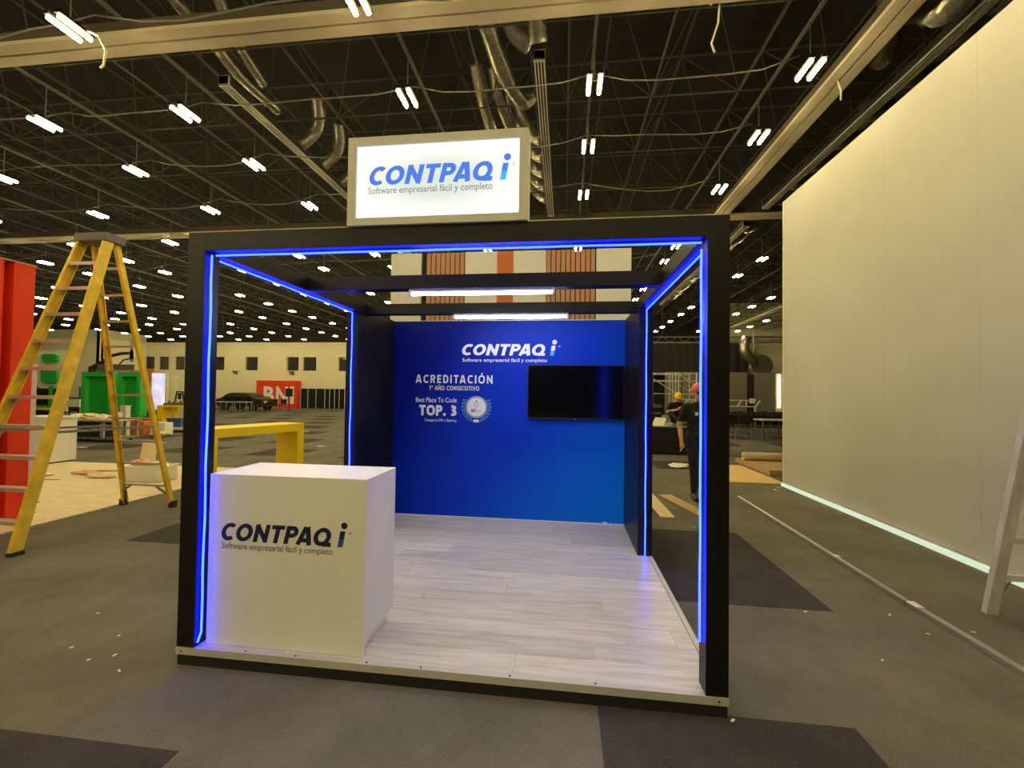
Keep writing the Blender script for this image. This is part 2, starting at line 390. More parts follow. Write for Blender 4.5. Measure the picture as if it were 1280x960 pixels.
def graphic_mat():
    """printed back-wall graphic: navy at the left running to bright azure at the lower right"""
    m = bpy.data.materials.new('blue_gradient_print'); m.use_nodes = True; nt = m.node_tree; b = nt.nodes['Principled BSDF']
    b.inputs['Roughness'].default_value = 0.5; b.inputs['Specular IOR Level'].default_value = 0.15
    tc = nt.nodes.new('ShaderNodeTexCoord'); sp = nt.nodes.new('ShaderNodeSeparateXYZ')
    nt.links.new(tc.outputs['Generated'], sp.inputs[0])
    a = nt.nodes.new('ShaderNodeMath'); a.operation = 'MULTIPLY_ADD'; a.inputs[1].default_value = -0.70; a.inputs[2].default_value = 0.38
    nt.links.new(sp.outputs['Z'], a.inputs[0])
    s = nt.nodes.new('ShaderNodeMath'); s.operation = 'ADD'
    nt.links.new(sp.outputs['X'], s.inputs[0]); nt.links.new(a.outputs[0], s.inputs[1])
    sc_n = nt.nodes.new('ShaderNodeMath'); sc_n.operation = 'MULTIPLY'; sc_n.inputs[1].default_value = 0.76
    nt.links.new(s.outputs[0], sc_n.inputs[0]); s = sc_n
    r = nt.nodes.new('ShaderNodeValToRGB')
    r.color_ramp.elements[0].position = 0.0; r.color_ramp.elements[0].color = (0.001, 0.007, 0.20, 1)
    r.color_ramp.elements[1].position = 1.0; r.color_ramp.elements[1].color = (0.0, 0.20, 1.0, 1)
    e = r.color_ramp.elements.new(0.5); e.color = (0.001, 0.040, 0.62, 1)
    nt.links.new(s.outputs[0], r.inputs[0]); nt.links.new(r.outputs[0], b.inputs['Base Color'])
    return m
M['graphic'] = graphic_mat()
def sign_face_mat():
    """back-lit acrylic: LED strips along the edges leave the middle a little dimmer"""
    m = bpy.data.materials.new('backlit_acrylic'); m.use_nodes = True; nt = m.node_tree; b = nt.nodes['Principled BSDF']
    b.inputs['Base Color'].default_value = (0.18, 0.18, 0.18, 1); b.inputs['Roughness'].default_value = 0.5
    tc = nt.nodes.new('ShaderNodeTexCoord'); n = nt.nodes.new('ShaderNodeTexGradient'); n.gradient_type = 'SPHERICAL'
    mp = nt.nodes.new('ShaderNodeMapping'); mp.inputs['Location'].default_value = (-1.0, 0, -1.1); mp.inputs['Scale'].default_value = (2.0, 0.0, 2.2)
    nt.links.new(tc.outputs['Generated'], mp.inputs['Vector']); nt.links.new(mp.outputs[0], n.inputs['Vector'])
    r = nt.nodes.new('ShaderNodeValToRGB')
    r.color_ramp.elements[0].position = 0.0; r.color_ramp.elements[0].color = (1.05, 1.08, 1.03, 1)
    r.color_ramp.elements[1].position = 0.55; r.color_ramp.elements[1].color = (0.70, 0.80, 0.75, 1)
    nt.links.new(n.outputs['Fac'] if 'Fac' in n.outputs else n.outputs[1], r.inputs[0])
    nt.links.new(r.outputs[0], b.inputs['Emission Color']); b.inputs['Emission Strength'].default_value = 0.92
    return m
M['sign_face'] = sign_face_mat()
def screen_mat():
    m = bpy.data.materials.new('lit_screen'); m.use_nodes = True; nt = m.node_tree; b = nt.nodes['Principled BSDF']
    tc = nt.nodes.new('ShaderNodeTexCoord'); n = nt.nodes.new('ShaderNodeTexNoise'); n.inputs['Scale'].default_value = 2.2
    nt.links.new(tc.outputs['Object'], n.inputs['Vector'])
    r = nt.nodes.new('ShaderNodeValToRGB')
    r.color_ramp.elements[0].position = 0.38; r.color_ramp.elements[0].color = (0.30, 0.52, 0.95, 1)
    r.color_ramp.elements[1].position = 0.62; r.color_ramp.elements[1].color = (0.75, 0.85, 1.0, 1)
    e = r.color_ramp.elements.new(0.5); e.color = (0.72, 0.45, 0.85, 1)
    nt.links.new(n.outputs[0], r.inputs[0]); nt.links.new(r.outputs[0], b.inputs['Emission Color'])
    b.inputs['Emission Strength'].default_value = 0.85
    return m
M['screen'] = screen_mat()

# ------------------------------------------------------------------ the hall
fl = MB().box(-62, -22, -0.1, 26, 46, 0).build('floor', M['carpet']); tag(fl, kind='structure')
def carpet_patch(x0, y0, x1, y1):
    return MB().box(x0, y0, -0.02, x1, y1, 0.0025).build('carpet_tile', M['carpet_dark'], fl)
near = [(2.37, -1.22, 3.58, 0.02), (2.95, 1.22, 4.17, 3.02), (-2.28, 1.72, -1.07, 2.32), (-0.70, -1.75, 0.54, -0.53)]
for q in near: carpet_patch(*q)
rng = random.Random(3)
for ix in range(-13, 5):
    for iy in range(0, 11):
        x0 = 0.57+ix*2.42+(1.21 if iy % 2 else 0); y0 = 4.9+iy*2.42
        if rng.random() < 0.18: continue
        if -9.2 < x0+1.2 and x0 < -3.4 and y0 < 5.8: continue
        if x0 > -1.3 and x0 < 3.4 and y0 < 6.5: continue
        if x0 > 4.4 and y0 < 9: continue
        if x0 < -26 and y0 < 12: continue
        carpet_patch(x0, y0, x0+1.21, y0+1.21)

ce = MB().box(-62, -22, 8.3, 26, 46, 8.5).build('ceiling', M['ceiling']); tag(ce, kind='structure')
# the roof's space frame: thin rods nobody could count, one part of the ceiling
sf = MB()
def rod(p0, p1, r): sf.cone(p0, p1, r, r, 4, False)
GX, GY = 1.35, 1.6; Z0, Z1 = 6.45, 7.7
xs = [-46.4+GX*i for i in range(48)]; ys = [-1.5+GY*i for i in range(24)]
for xx in xs: rod((xx, ys[0], Z0), (xx, ys[-1], Z0), 0.019); rod((xx+GX/2, ys[0], Z1), (xx+GX/2, ys[-1], Z1), 0.022)
for yy in ys: rod((xs[0], yy, Z0), (xs[-1], yy, Z0), 0.014); rod((xs[0], yy+GY/2, Z1), (xs[-1], yy+GY/2, Z1), 0.022)
for xx in xs:
    for yy in ys:
        for a in (0, 1):
            for b in (0, 1): rod((xx, yy, Z0), (xx+(a-.5)*GX, yy+(b-.5)*GY, Z1), 0.010)
sfo = sf.build('space_frame', M['rod'], ce, fix=False); sfo['kind'] = 'stuff'

def beam_x(name, x0, x1, y0, y1, z):
    s = (y0+y1)/2
    b = MB().box(x0, y0+.03, z+.05, x1, y1-.03, z+.20).build(name, M['beam_web']); tag(b, kind='structure')
    MB().box(x0, y0, z, x1, s-.016, z+.05).build('beam_flange', M['beam'], b, bevel=.004)
    MB().box(x0, s+.016, z, x1, y1, z+.05).build('beam_flange', M['beam'], b, bevel=.004)
    return b
def beam_y(name, y0, y1, x0, x1, z):
    s = (x0+x1)/2
    b = MB().box(x0+.03, y0, z+.05, x1-.03, y1, z+.20).build(name, M['beam_web']); tag(b, kind='structure')
    MB().box(x0, y0, z, s-.016, y1, z+.05).build('beam_flange', M['beam'], b, bevel=.004)
    MB().box(s+.016, y0, z, x1, y1, z+.05).build('beam_flange', M['beam'], b, bevel=.004)
    return b
beam_x('ceiling_beam', -16, 5.88, 2.52, 2.865, 6.1)
beam_y('ceiling_beam', 1.0, 9.0, 5.88, 6.22, 6.1)
beam_x('ceiling_beam', -30, 14.0, 9.0, 9.35, 6.1)
beam_y('ceiling_beam', 9.35, 29.0, 13.0, 13.35, 6.1)

# far wall with its window openings
WX = [(-36.15, -35.1), (-34.75, -33.65), (-33.1, -32.05), (-29.3, -28.1), (-26.1, -24.85), (-22.1, -20.95), (-20.6, -19.3), (-17.3, -16.1)]
wb = MB(); Y0, Y1, ZA, ZB, ZT = 33.0, 33.4, 3.28, 4.48, 5.78
wb.box(-62, Y0, 0, 4.5, Y1, ZA); wb.box(-62, Y0, ZB, 4.5, Y1, ZT)
tag(MB().box(-62, Y0+.05, ZT, 4.5, Y1, 8.3).build('wall_back_upper', M['ceiling']), kind='structure')
e = -62
for a, b in WX: wb.box(e, Y0, ZA, a, Y1, ZB); e = b
wb.box(e, Y0, ZA, 4.5, Y1, ZB)
wbo = wb.build('wall_back', M['cream']); tag(wbo, kind='structure')
for i, (a, b) in enumerate(WX):
    f = MB()
    f.box(a, 33.2, ZA, a+.05, 33.3, ZB); f.box(b-.05, 33.2, ZA, b, 33.3, ZB); f.box(a+.05, 33.2, ZA, b-.05, 33.3, ZA+.05); f.box(a+.05, 33.2, ZB-.05, b-.05, 33.3, ZB)
    wo = f.build('window_%d' % (i+1), M['grey_plastic']); tag(wo, kind='structure')
    MB().box(a+.05, 33.24, ZA+.05, b-.05, 33.26, ZB-.05).build('pane', M['window_glass'], wo)
wl = MB().box(-46.5, 29.12, 0, -36.0, 29.3, 6.4).build('wall_left', M['cream']); tag(wl, kind='structure')
for i in range(8):
    x0 = -46.4+i*1.3
    MB().box(x0+.015, 29.0, 0.02, x0+1.285, 29.12, 6.3).build('panel', M['cream'], wl)
tag(MB().box(-36.3, 29.0, 0, -36.0, 33.0, 6.4).build('wall_side', M['cream']), kind='structure')
for px_ in (-26.92, -21.48):
    t = thing('emergency_light', 'small two-headed emergency light on the far wall %s' % ('under the lone square window' if px_ < -25 else 'above the red letter wall'), 'emergency light', (px_, 32.9, 2.95))
    MB().box(px_-.17, 32.9, 2.93, px_+.17, 33.0, 3.0).build('base', M['grey_plastic'], t)
    for s in (-1, 1):
        MB().cone((px_+s*.13, 32.93, 3.05), (px_+s*.16, 32.83, 3.2), .05, .09, 10).build('lamp_head', M['grey_plastic'], t)
    MB().box(px_-.04, 32.9, 3.0, px_+.04, 32.98, 3.2).build('bracket', M['grey_plastic'], t)
# right end: pale wall beyond the stage, dark backdrop
tag(MB().box(13.9, 30.5, 0, 26, 30.9, 8.3).build('wall_back_right', M['cream']), kind='structure')
tag(MB().box(4.5, 31.5, 0, 13.9, 31.7, 8.3).build('wall_stage', M['black_matte']), kind='structure')

# right partition wall in 1.22 m boards, wooden end trim, strip light at its foot
WXR = 6.08
wr = MB().box(WXR+.012, -1.4, 0.06, WXR+.10, 5.965, 5.08).build('wall_right', M['wall_paint']); tag(wr, kind='structure')
yy = 5.97
while yy > -1.2:
    MB().box(WXR, yy-1.2185, 0.065, WXR+.014, yy, 5.1).build('board', M['wall_paint'], wr)
    yy -= 1.22
tag(MB().box(WXR-.004, 5.97, 0.0, WXR+.14, 6.0, 5.1).build('trim_1', M['pine']), kind='structure')
fs = MB().box(WXR-.055, -1.4, 0.0, WXR-.018, 5.95, 0.05).build('floor_light_strip', M['floor_led'])
tag(fs, 'glowing pale green light strip along the foot of the white partition', 'light strip')
tag(MB().box(WXR-.014, -1.4, 0.0, WXR+.09, 5.965, 0.06).build('baseboard_right', M['wall_paint']), kind='structure')

# ------------------------------------------------------------------ hall lights
LX = [-38.92, -35.73, -31.6, -28.49, -25.22, -22.65, -19.3, -15.4, -12.29, -9.17, -6.14, -3.64, -0.1, 2.55, 5.29, 8.19, 10.92, 13.33]
LY = [2.07, 3.63, 5.11, 6.9, 8.85, 10.33, 11.73, 13.6, 15.39, 17.26, 19.13, 20.99, 23.18, 25.28, 27.15, 29.09, 31.12]
LZ = 5.8
def make_fixture():
    t = thing('ceiling_light', 'x', 'ceiling light', (0, 0, LZ))
    h = MB()
    for s in (-1, 1): h.prism([(s*.034, .020), (s*.114, .020), (s*.10, .06), (s*.05, .06)], 'y', -.19, .19)
    h.box(-.09, -.012, .055, .09, .012, .075)
    h.build('housing', M['housing'], t, local=True)
    for s in (-1, 1):
        MB().cone((s*.074, -.17, -.008), (s*.074, .17, -.008), .025, .025, 12).build('tube', M['lamp'], t, local=True)
    MB().cone((0, 0, .07), (0, 0, .65), .008, .008, 5).build('hanger', M['cable'], t, local=True)
    return t
proto = make_fixture(); used = [False]
def row_name(ix):
    x_ = LX[ix]
    if ix == 12: return 'row over the lit sign'
    if ix == 13: return 'row just right of the lit sign'
    if ix == 14: return 'row beside the long cream beam'
    if ix > 14: return '%s row beyond the tall partition' % ORD[ix-15]
    return '%s row left of the lit sign' % ORD[11-ix]
def in_view(x_, y_, z_):
    d = Vector((x_, y_, z_))-CAM; zc = d.dot(_f)
    if zc < .5: return False
    px, py = 640+538.5*d.dot(_R)/zc, 480-538.5*d.dot(_U)/zc
    if not (-60 < px < 1340 and -80 < py < 960): return False
    if x_ > WXR:
        k = (WXR-CAM.x)/(x_-CAM.x); yw = CAM.y+k*d.y; zw = CAM.z+k*d.z
        if yw < 5.97 and zw < 5.1: return False
    return True
def put_light(x_, y_, label, group):
    o = proto if not used[0] else copy_tree(proto)
    used[0] = True; o.location = (x_, y_, LZ); o['label'] = label; o['group'] = group
for ix, x_ in enumerate(LX):
    k = 0
    for y_ in LY:
        if x_ < -35 and y_ > 26: continue
        if x_ > 6.5 and y_ > 28.5: continue
        if not in_view(x_, y_, LZ): continue
        put_light(x_, y_, 'twin-tube ceiling light, %s from the front in the %s' % (ORD[k], row_name(ix)), 'ceiling lights, %s' % row_name(ix)); k += 1
# the rows go on over the aisle the photograph is taken from
for x_ in LX[7:15]:
    kk = -1
    for y_ in (0.35, -1.35, -3.1, -4.9, -6.7, -8.5, -10.3, -12.1, -13.9, -15.7, -17.5):
        kk += 1; put_light(x_, y_, 'twin-tube ceiling light before booth, %s back, %s' % (ORD[kk], row_name(LX.index(x_))), 'ceiling lights over the front aisle')
for ix in list(range(6, 15)):
    tag(MB().box(LX[ix]-.02, 1.2, 6.40, LX[ix]+.02, 30, 6.44).build('lighting_track', M['cable']),
        'thin steel rail above the %s of ceiling lights' % row_name(ix), 'rail', 'rails above the light rows')
# slack cables strung from light to light
for k, y_ in enumerate(LY[:7]):
    pts = []
    r2 = random.Random(k)
    xs_ = [q for q in LX if -20 < q < 6]
    for a, b in zip(xs_[:-1], xs_[1:]):
        sag = r2.uniform(.06, .28)
        for i in range(6):
            t_ = i/6; pts.append((a+(b-a)*t_, y_+.25+.06*math.sin(7*t_+k), 6.18-sag*4*t_*(1-t_)))
    pts.append((xs_[-1], y_+.25, 6.18))
    tag(MB().tube(pts, .011, 5).build('power_cable', M['cable'], smooth=True), 'slack grey cable strung across the %s line of ceiling lights from the front' % ORD[k], 'cable', 'cables strung between the ceiling lights')
for i, (pts, lb) in enumerate([
        ([(-3.58, 2.15, 5.86), (-3.42, 2.2, 5.8), (-3.33, 2.22, 5.62), (-3.36, 2.22, 5.45), (-3.40, 2.22, 5.42)], 'short white wire dangling beside the front cream beam'),
        ([(3.95, 3.3, 6.47), (3.95, 2.95, 6.3), (3.93, 2.95, 5.95), (3.86, 2.97, 5.72), (3.90, 2.98, 5.62)], 'white wire hanging with a bent end between light rows'),
        ([(6.0, 4.3, 6.1), (6.05, 4.3, 5.95), (6.06, 4.32, 5.82)], 'short white wire hanging under the long cream beam')]):
    tag(MB().tube(pts, .012, 6).build('hanging_wire', M['white_wire'], smooth=True), lb, 'wire')
# linear slot diffusers and the foil ducts that feed them
def diffuser(x_, y0, y1, label):
    t = thing('slot_diffuser', label, 'air diffuser', (x_, y0, 6.1), group='linear slot diffusers')
    MB().box(x_-.075, y0, 6.125, x_+.075, y1, 6.24).build('plenum', M['black_matte'], t)
    for i in range(4):
        a = x_-.075+i*.0433
        MB().box(a, y0, 6.1, a+.02, y1, 6.13).build('slot_bar', M['diff'], t)
    for s in (y0, y1-.03): MB().box(x_-.08, s, 6.095, x_+.08, s+.03, 6.25).build('end_cap', M['diff'], t)
diffuser(-2.9, 3.5, 8.7, 'long slatted air diffuser left of the lit sign')
diffuser(1.80, 3.5, 8.7, 'long slatted air diffuser right above the lit sign')
diffuser(6.96, 3.0, 8.7, 'long slatted air diffuser over the tall partition')
diffuser(-2.9, 9.8, 20, 'long slatted air diffuser seen through the booth opening at the left')
diffuser(6.96, 9.8, 20, 'long slatted air diffuser seen through the booth opening at the right')
def duct(pts, r, label, group=None):
    # smooth path with foil rings
    P = [Vector(p) for p in pts]; out = []
    P2 = [P[0]*2-P[1]] + P + [P[-1]*2-P[-2]]
    for i in range(1, len(P2)-2):
        L = (P2[i+1]-P2[i]).length; n = max(3, int(L/.045))
        for k in range(n):
            t_ = k/n; a, b, c, d = P2[i-1], P2[i], P2[i+1], P2[i+2]
            out.append(.5*((2*b)+(c-a)*t_+(2*a-5*b+4*c-d)*t_*t_+(3*b-a-3*c+d)*t_**3))
    out.append(P[-1])
    rr = [r*(1+.055*(1 if k % 2 else -1)+.05*math.sin(k*.31)) for k in range(len(out))]
    o = MB().tube(out, rr, 14).build('flexible_duct', M['foil'], smooth=True)
    return tag(o, label, 'air duct', group)
GD = 'silver flexible air ducts'
duct([(1.0, 3.0, 7.0), (1.05, 3.3, 6.68), (1.15, 3.9, 6.54), (1.28, 4.4, 6.46), (1.45, 4.78, 6.44), (1.58, 4.86, 6.58)], .125, 'drooping silver foil duct hooking down above the lit sign', GD)
duct([(1.05, 2.9, 7.2), (1.2, 3.35, 6.92), (1.42, 3.72, 6.72), (1.66, 3.85, 6.62)], .135, 'fat silver foil duct curving across to the middle diffuser', GD)
duct([(1.74, 2.9, 6.95), (1.76, 3.25, 6.62), (1.79, 3.50, 6.34)], .125, 'short upright silver duct feeding the front end of the middle diffuser', GD)
duct([(.70, 4.6, 7.0), (.76, 4.95, 6.62), (.80, 5.55, 6.5)], .12, 'thin upright silver duct half behind the top of the lit sign', GD)
duct([(.95, 4.7, 7.0), (1.03, 5.0, 6.62), (1.15, 5.55, 6.5)], .11, 'second thin upright silver duct behind the top of the lit sign', GD)
for i in range(5):
    y_ = 5.6+i*.62
    duct([(1.15, y_-.25, 7.05), (1.30, y_, 6.72), (1.55, y_+.15, 6.45), (1.76, y_+.05, 6.30)], .13, 'silver foil duct, %s from the front beside the middle diffuser' % ORD[i], GD)
duct([(-3.3, 2.95, 7.05), (-3.05, 3.45, 6.72), (-3.05, 4.06, 6.62), (-3.0, 4.85, 6.62)], .09, 'long silver foil duct beside the front end of the left diffuser', GD)
duct([(-2.6, 2.95, 7.05), (-2.70, 3.5, 6.75), (-2.80, 4.2, 6.62)], .075, 'thinner silver duct right of the left diffuser', GD)
for i in range(4):
    y_ = 5.3+i*.75
    duct([(-2.40, y_-.2, 7.0), (-2.48, y_, 6.75), (-2.62, y_+.1, 6.52), (-2.88, y_+.05, 6.26)], .11, 'silver foil duct, %s from the front beside the left diffuser' % ORD[i], GD)
for i in range(10):
    y_ = 10.2+i*.95
    duct([(-3.9, y_-.2, 7.0), (-3.6, y_, 6.7), (-3.25, y_+.12, 6.3), (-2.95, y_+.05, 6.30)], .15, 'silver foil duct, %s from the front in the row seen through the left opening' % ORD[i], GD)
for i in range(10):
    y_ = 10.2+i*.95
    duct([(7.9, y_-.2, 7.0), (7.65, y_, 6.7), (7.3, y_+.12, 6.3), (7.02, y_+.05, 6.30)], .15, 'silver foil duct, %s from the front in the row seen through the right opening' % ORD[i], GD)
duct([(6.6, 2.4, 7.2), (6.6, 2.95, 6.7), (6.68, 3.3, 6.25), (6.5, 3.6, 6.5)], .19, 'large silver duct loop under the long cream beam, near the picture top', GD)
duct([(6.35, 3.7, 7.0), (6.45, 4.0, 6.5), (6.55, 4.25, 6.35), (6.7, 4.35, 6.6)], .15, 'second silver duct loop under the long cream beam', GD)
for i in range(6):
    y_ = 3.7+i*.8
    duct([(7.9, y_-.2, 7.0), (7.7, y_, 6.7), (7.45, y_+.15, 6.35), (7.05, y_+.05, 6.30)], .15, 'silver foil duct, %s from the front above the tall partition' % ORD[i], GD)

# ------------------------------------------------------------------ the booth
W, H, p, t, Dp, Db, t2, Hb = 3.0, 2.486, 0.10, 0.108, 1.854, 2.782, 0.127, 2.432
booth = thing('exhibition_booth', 'black framed exhibition booth with blue neon edges and blue back wall', 'exhibition booth', (1.5, 1.4, 0))
MB().box(0.004, 0.004, 0, W-.004, Db+.06, p-.016).build('platform_base', M['black_matte'], booth)
deck = MB().box(.03, .03, p-.016, W-.03, Db, p-.0135).build('deck', M['white_lam'], booth)
rows = 15; ph = (Db-.032)/rows
rg = random.Random(11); offs = [0.61, 1.05, .25, .8, 1.15, .45, .9, .1, .7, 1.1, .35, .95, .2, .75, .5]
for i in range(rows):
    y0 = .032+i*ph; x0 = .032; e = x0+offs[i]
    while x0 < W-.04:
        x1 = min(e, W-.032)
        MB().box(x0+.0007, y0+.0007, p-.0135, x1-.0007, y0+ph-.0007, p).build('plank', M['plank'], deck, bevel=.0012, seg=1)
        x0 = x1; e = x1+1.29
# aluminium edge trim, front (with screws) and open right side
tf = MB().box(0, -.004, p-.038, W, 0, p+.002).box(0, 0, p, W, .032, p+.002).build('front_edge_trim', M['alu_trim'], booth)
for sx in (.035, .42, .72, 1.135, 1.44, 1.92, 2.36, 2.955):
    z_ = p-.019 if sx in (.035, 2.955) else p+.0025
    if sx in (.035, 2.955): MB().cone((sx, -.004, z_), (sx, -.0065, z_), .006, .005, 10).build('screw', M['screw'], tf)
    else: MB().cone((sx, .014, p+.002), (sx, .014, p+.0045), .006, .005, 10).build('screw', M['screw'], tf)
MB().box(W-.03, t, p, W, Dp, p+.002).box(W, t, p-.038, W+.003, Dp, p+.002).build('side_edge_trim', M['alu_trim'], booth)
MB().box(0, t, p, .03, Dp, p+.002).build('side_edge_trim', M['alu_trim'], booth)
for x0 in (0, W-t): MB().box(x0, 0, p+.002, x0+t, t, H).build('post', M['black_lam'], booth, bevel=.002)
MB().box(t, 0, H-t, W-t, t, H).build('front_beam', M['black_lam'], booth, bevel=.002)
for x0 in (0, W-t2): MB().box(x0, t, H-t, x0+t2, 2.13, H).build('side_beam', M['black_lam'], booth, bevel=.002)
for x0 in (0, W-t2):
    MB().box(x0, Dp, p, x0+t2, 2.13, H-t).box(x0, 2.13, p, x0+t2, Db+.06, Hb).build('side_panel', M['black_lam'], booth, bevel=.002)
for y0 in (.97, 2.02): MB().box(t2, y0, H-t, W-t2, y0+.10, H).build('cross_beam', M['black_lam'], booth, bevel=.002)
MB().box(t2, Db+.002, p, W-t2, Db+.06, Hb-.002).build('back_panel', M['black_matte'], booth)
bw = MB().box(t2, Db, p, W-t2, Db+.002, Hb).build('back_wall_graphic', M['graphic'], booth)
MB().box(t2, Db, Hb, W-t2, Db+.06, Hb+.006).build('back_wall_cap', M['white_lam'], booth)
MB().box(t2, Db-.006, p, W-t2, Db, p+.008).build('wall_base_bead', M['white_lam'], booth)
# printed graphic on the back wall
yb = Db-.0015
logo(bw, .955, 2.135, 2.02, .135, yb, M['print_white'], M['print_sky'], M['print_white'], .975, 1.985, 1.945, .040)
def wtext(s, x0, x1, zb, cap, m='print_white', off=.012):
    q = MB(); put_text(q, s, x0, x1, zb, cap, yb, 0, off); q.build('lettering', M[m], bw, fix=False)
q = MB(); put_strokes(q, 'ACREDITACIÓN', .405, 1.345, 1.685, .098, yb, .19, 0, .26, .8); q.build('lettering', M['print_white'], bw, fix=False)
q = MB(); put_strokes(q, '1° AÑO CONSECUTIVO', .575, 1.185, 1.600, .052, yb, .19, 0, .13, .8); q.build('lettering', M['print_yellow'], bw, fix=False)
wtext('Best Place To Code', .41, .915, 1.455, .055, off=.008)
q = MB(); put_strokes(q, 'TOP. 3', .455, .915, 1.295, .125, yb, .24, 0, .10, .8); q.build('lettering', M['print_white'], bw, fix=False)
wtext('Categoría EN a Startup', .525, .915, 1.225, .032, off=.006)
sc_, sz_ = 1.155, 1.405
q = MB(); disc(q, sc_, sz_, .128, yb, 40); q.build('award_seal', M['print_white'], bw, fix=False)
q = MB(); disc(q, sc_, sz_, .122, yb-.0006, 40, .112); disc(q, sc_, sz_+.03, .034, yb-.0006, 4, .027)
q.add([(sc_-.012, yb-.0006, sz_+.066), (sc_+.012, yb-.0006, sz_+.066), (sc_+.012, yb-.0006, sz_+.078), (sc_-.012, yb-.0006, sz_+.078)], [(0, 1, 2, 3)])
q.build('seal_outline', M['print_grey'], bw, fix=False)
q = MB(); put_text(q, 'BEST', sc_-.062, sc_+.002, sz_-.062, .036, yb-.0006, 0, .03); q.build('seal_lettering', M['logo_navy'], bw, fix=False)
q = MB(); put_text(q, 'code', sc_+.010, sc_+.060, sz_-.060, .026, yb-.0006, 0, .0); q.build('seal_lettering', M['print_grey'], bw, fix=False)
q = MB()
for s in (-1, 1):
    for i in range(8):
        a = -PI/2+s*(.35+i*.24)
        for rr, da in ((.148, .10), (.172, .02)):
            c_, s_ = math.cos(a+s*da), math.sin(a+s*da); cx, cz = sc_+rr*c_, sz_+rr*s_
            tx, tz = -s_*s, c_*s; nx, nz = c_, s_
            tilt = .5 if rr > .16 else -.4
            ux, uz = tx+tilt*nx, tz+tilt*nz; vx, vz = -uz, ux
            q.add([(cx-ux*.020, yb, cz-uz*.020), (cx+vx*.007, yb, cz+vz*.007), (cx+ux*.020, yb, cz+uz*.020), (cx-vx*.007, yb, cz-vz*.007)], [(0, 1, 2, 3)])
q.build('laurel_print', M['print_sky'], bw, fix=False)
q = MB(); q.add([(sc_-.036, yb-.0006, sz_-.180), (sc_+.036, yb-.0006, sz_-.180), (sc_+.032, yb-.0006, sz_-.148), (sc_-.032, yb-.0006, sz_-.148)], [(0, 1, 2, 3)])
q.build('seal_ribbon', M['print_yellow'], bw, fix=False)
# blue neon strips
def wob(a, b, n, amp, seed):
    a, b = Vector(a), Vector(b); d = (b-a).normalized(); s = d.orthogonal().normalized(); r3 = random.Random(seed); ph_ = r3.uniform(0, 6)
    return [a+(b-a)*(i/n)+s*amp*math.sin(ph_+i*1.7)*(0 if i in (0, n) else 1) for i in range(n+1)]
o_ = .013; zl = H-t-o_
def strip(pts, r=.0055): return MB().tube(pts, r, 8).build('neon_strip', M['blue_led'], booth, smooth=True)
ny = t/2-.018
strip([(t+o_-.004, ny-.02, .125), (t+o_, ny, .175)] + wob((t+o_, ny, .21), (t+o_, ny, zl-.003), 14, .002, 1))
strip(wob((t+o_+.012, t/2, zl), (W-t-o_, t/2, zl), 16, .002, 2))
strip(wob((W-t-o_, t/2, .335), (W-t-o_, t/2, zl-.035), 14, .002, 3))
for x_, s in ((t2/2, 4), (W-t2/2, 5)):
    strip(wob((x_, t+.012, zl), (x_, Dp-o_, zl), 10, .0015, s) + wob((x_, Dp-o_, zl-.012), (x_, Dp-o_, p+.006), 14, .003, s+4))
# white tubes under the cross beams
def tube_light(x0, x1, y_, label):
    g = thing('tube_light', label, 'tube light', ((x0+x1)/2, y_, H-t))
    MB().box(x0+.01, y_-.013, H-t-.022, x1-.01, y_+.013, H-t).build('batten', M['white_lam'], g)
    MB().cone((x0+.02, y_, H-t-.034), (x1-.02, y_, H-t-.034), .013, .013, 12).build('tube', M['white_led'], g, smooth=False)
    for xx in (x0, x1-.02): MB().box(xx, y_-.015, H-t-.05, xx+.02, y_+.015, H-t).build('end_cap', M['alu'], g)
tube_light(.97, 2.11, 1.0, 'white glowing tube under the front cross beam of the booth')
tube_light(1.05, 2.22, 2.05, 'white glowing tube under the rear cross beam, nearer the blue wall')
# lit sign on the front beam
sg = thing('lit_sign', 'back-lit white logo sign in a cream frame on top of the booth', 'sign', (1.485, .03, H))
X0, X1, SZ0, SZ1, fw = .985, 1.985, H, 2.975, .047
MB().box(X0, 0, SZ0, X1, .10, SZ1).build('cabinet', M['white_paint'], sg)
MB().box(X0, -.022, SZ0, X0+fw, 0, SZ1).box(X1-fw, -.022, SZ0, X1, 0, SZ1).box(X0+fw, -.022, SZ0, X1-fw, 0, SZ0+fw-.007).box(X0+fw, -.022, SZ1-fw, X1-fw, 0, SZ1).build('frame', M['white_paint'], sg)
sface = MB().box(X0+fw, -.010, SZ0+fw-.007, X1-fw, 0, SZ1-fw).build('lit_face', M['sign_face'], sg)
logo(sface, 1.095, 1.915, 2.708, .105, -.0115, M['sign_blue'], M['sign_azure'], M['sign_grey'], 1.10, 1.795, 2.662, .036)

# counter
ct = thing('reception_counter', 'white box counter with navy logo standing at the booth front', 'counter', (.6, .25, p+.002))
cf = MB().box(.137, .053, p+.002, 1.097, .071, 1.081).build('front_panel', M['white_lam'], ct, bevel=.0015)
MB().box(.137, .071, .185, 1.097, .47, 1.081).build('body', M['white_lam'], ct, bevel=.0015)
MB().box(.16, .08, p+.002, 1.066, .445, .185).build('plinth', M['white_lam'], ct)
logo(cf, .208, 1.012, .700, .103, .052, M['logo_navy'], M['logo_azure'], M['print_grey'], .222, .905, .655, .034)
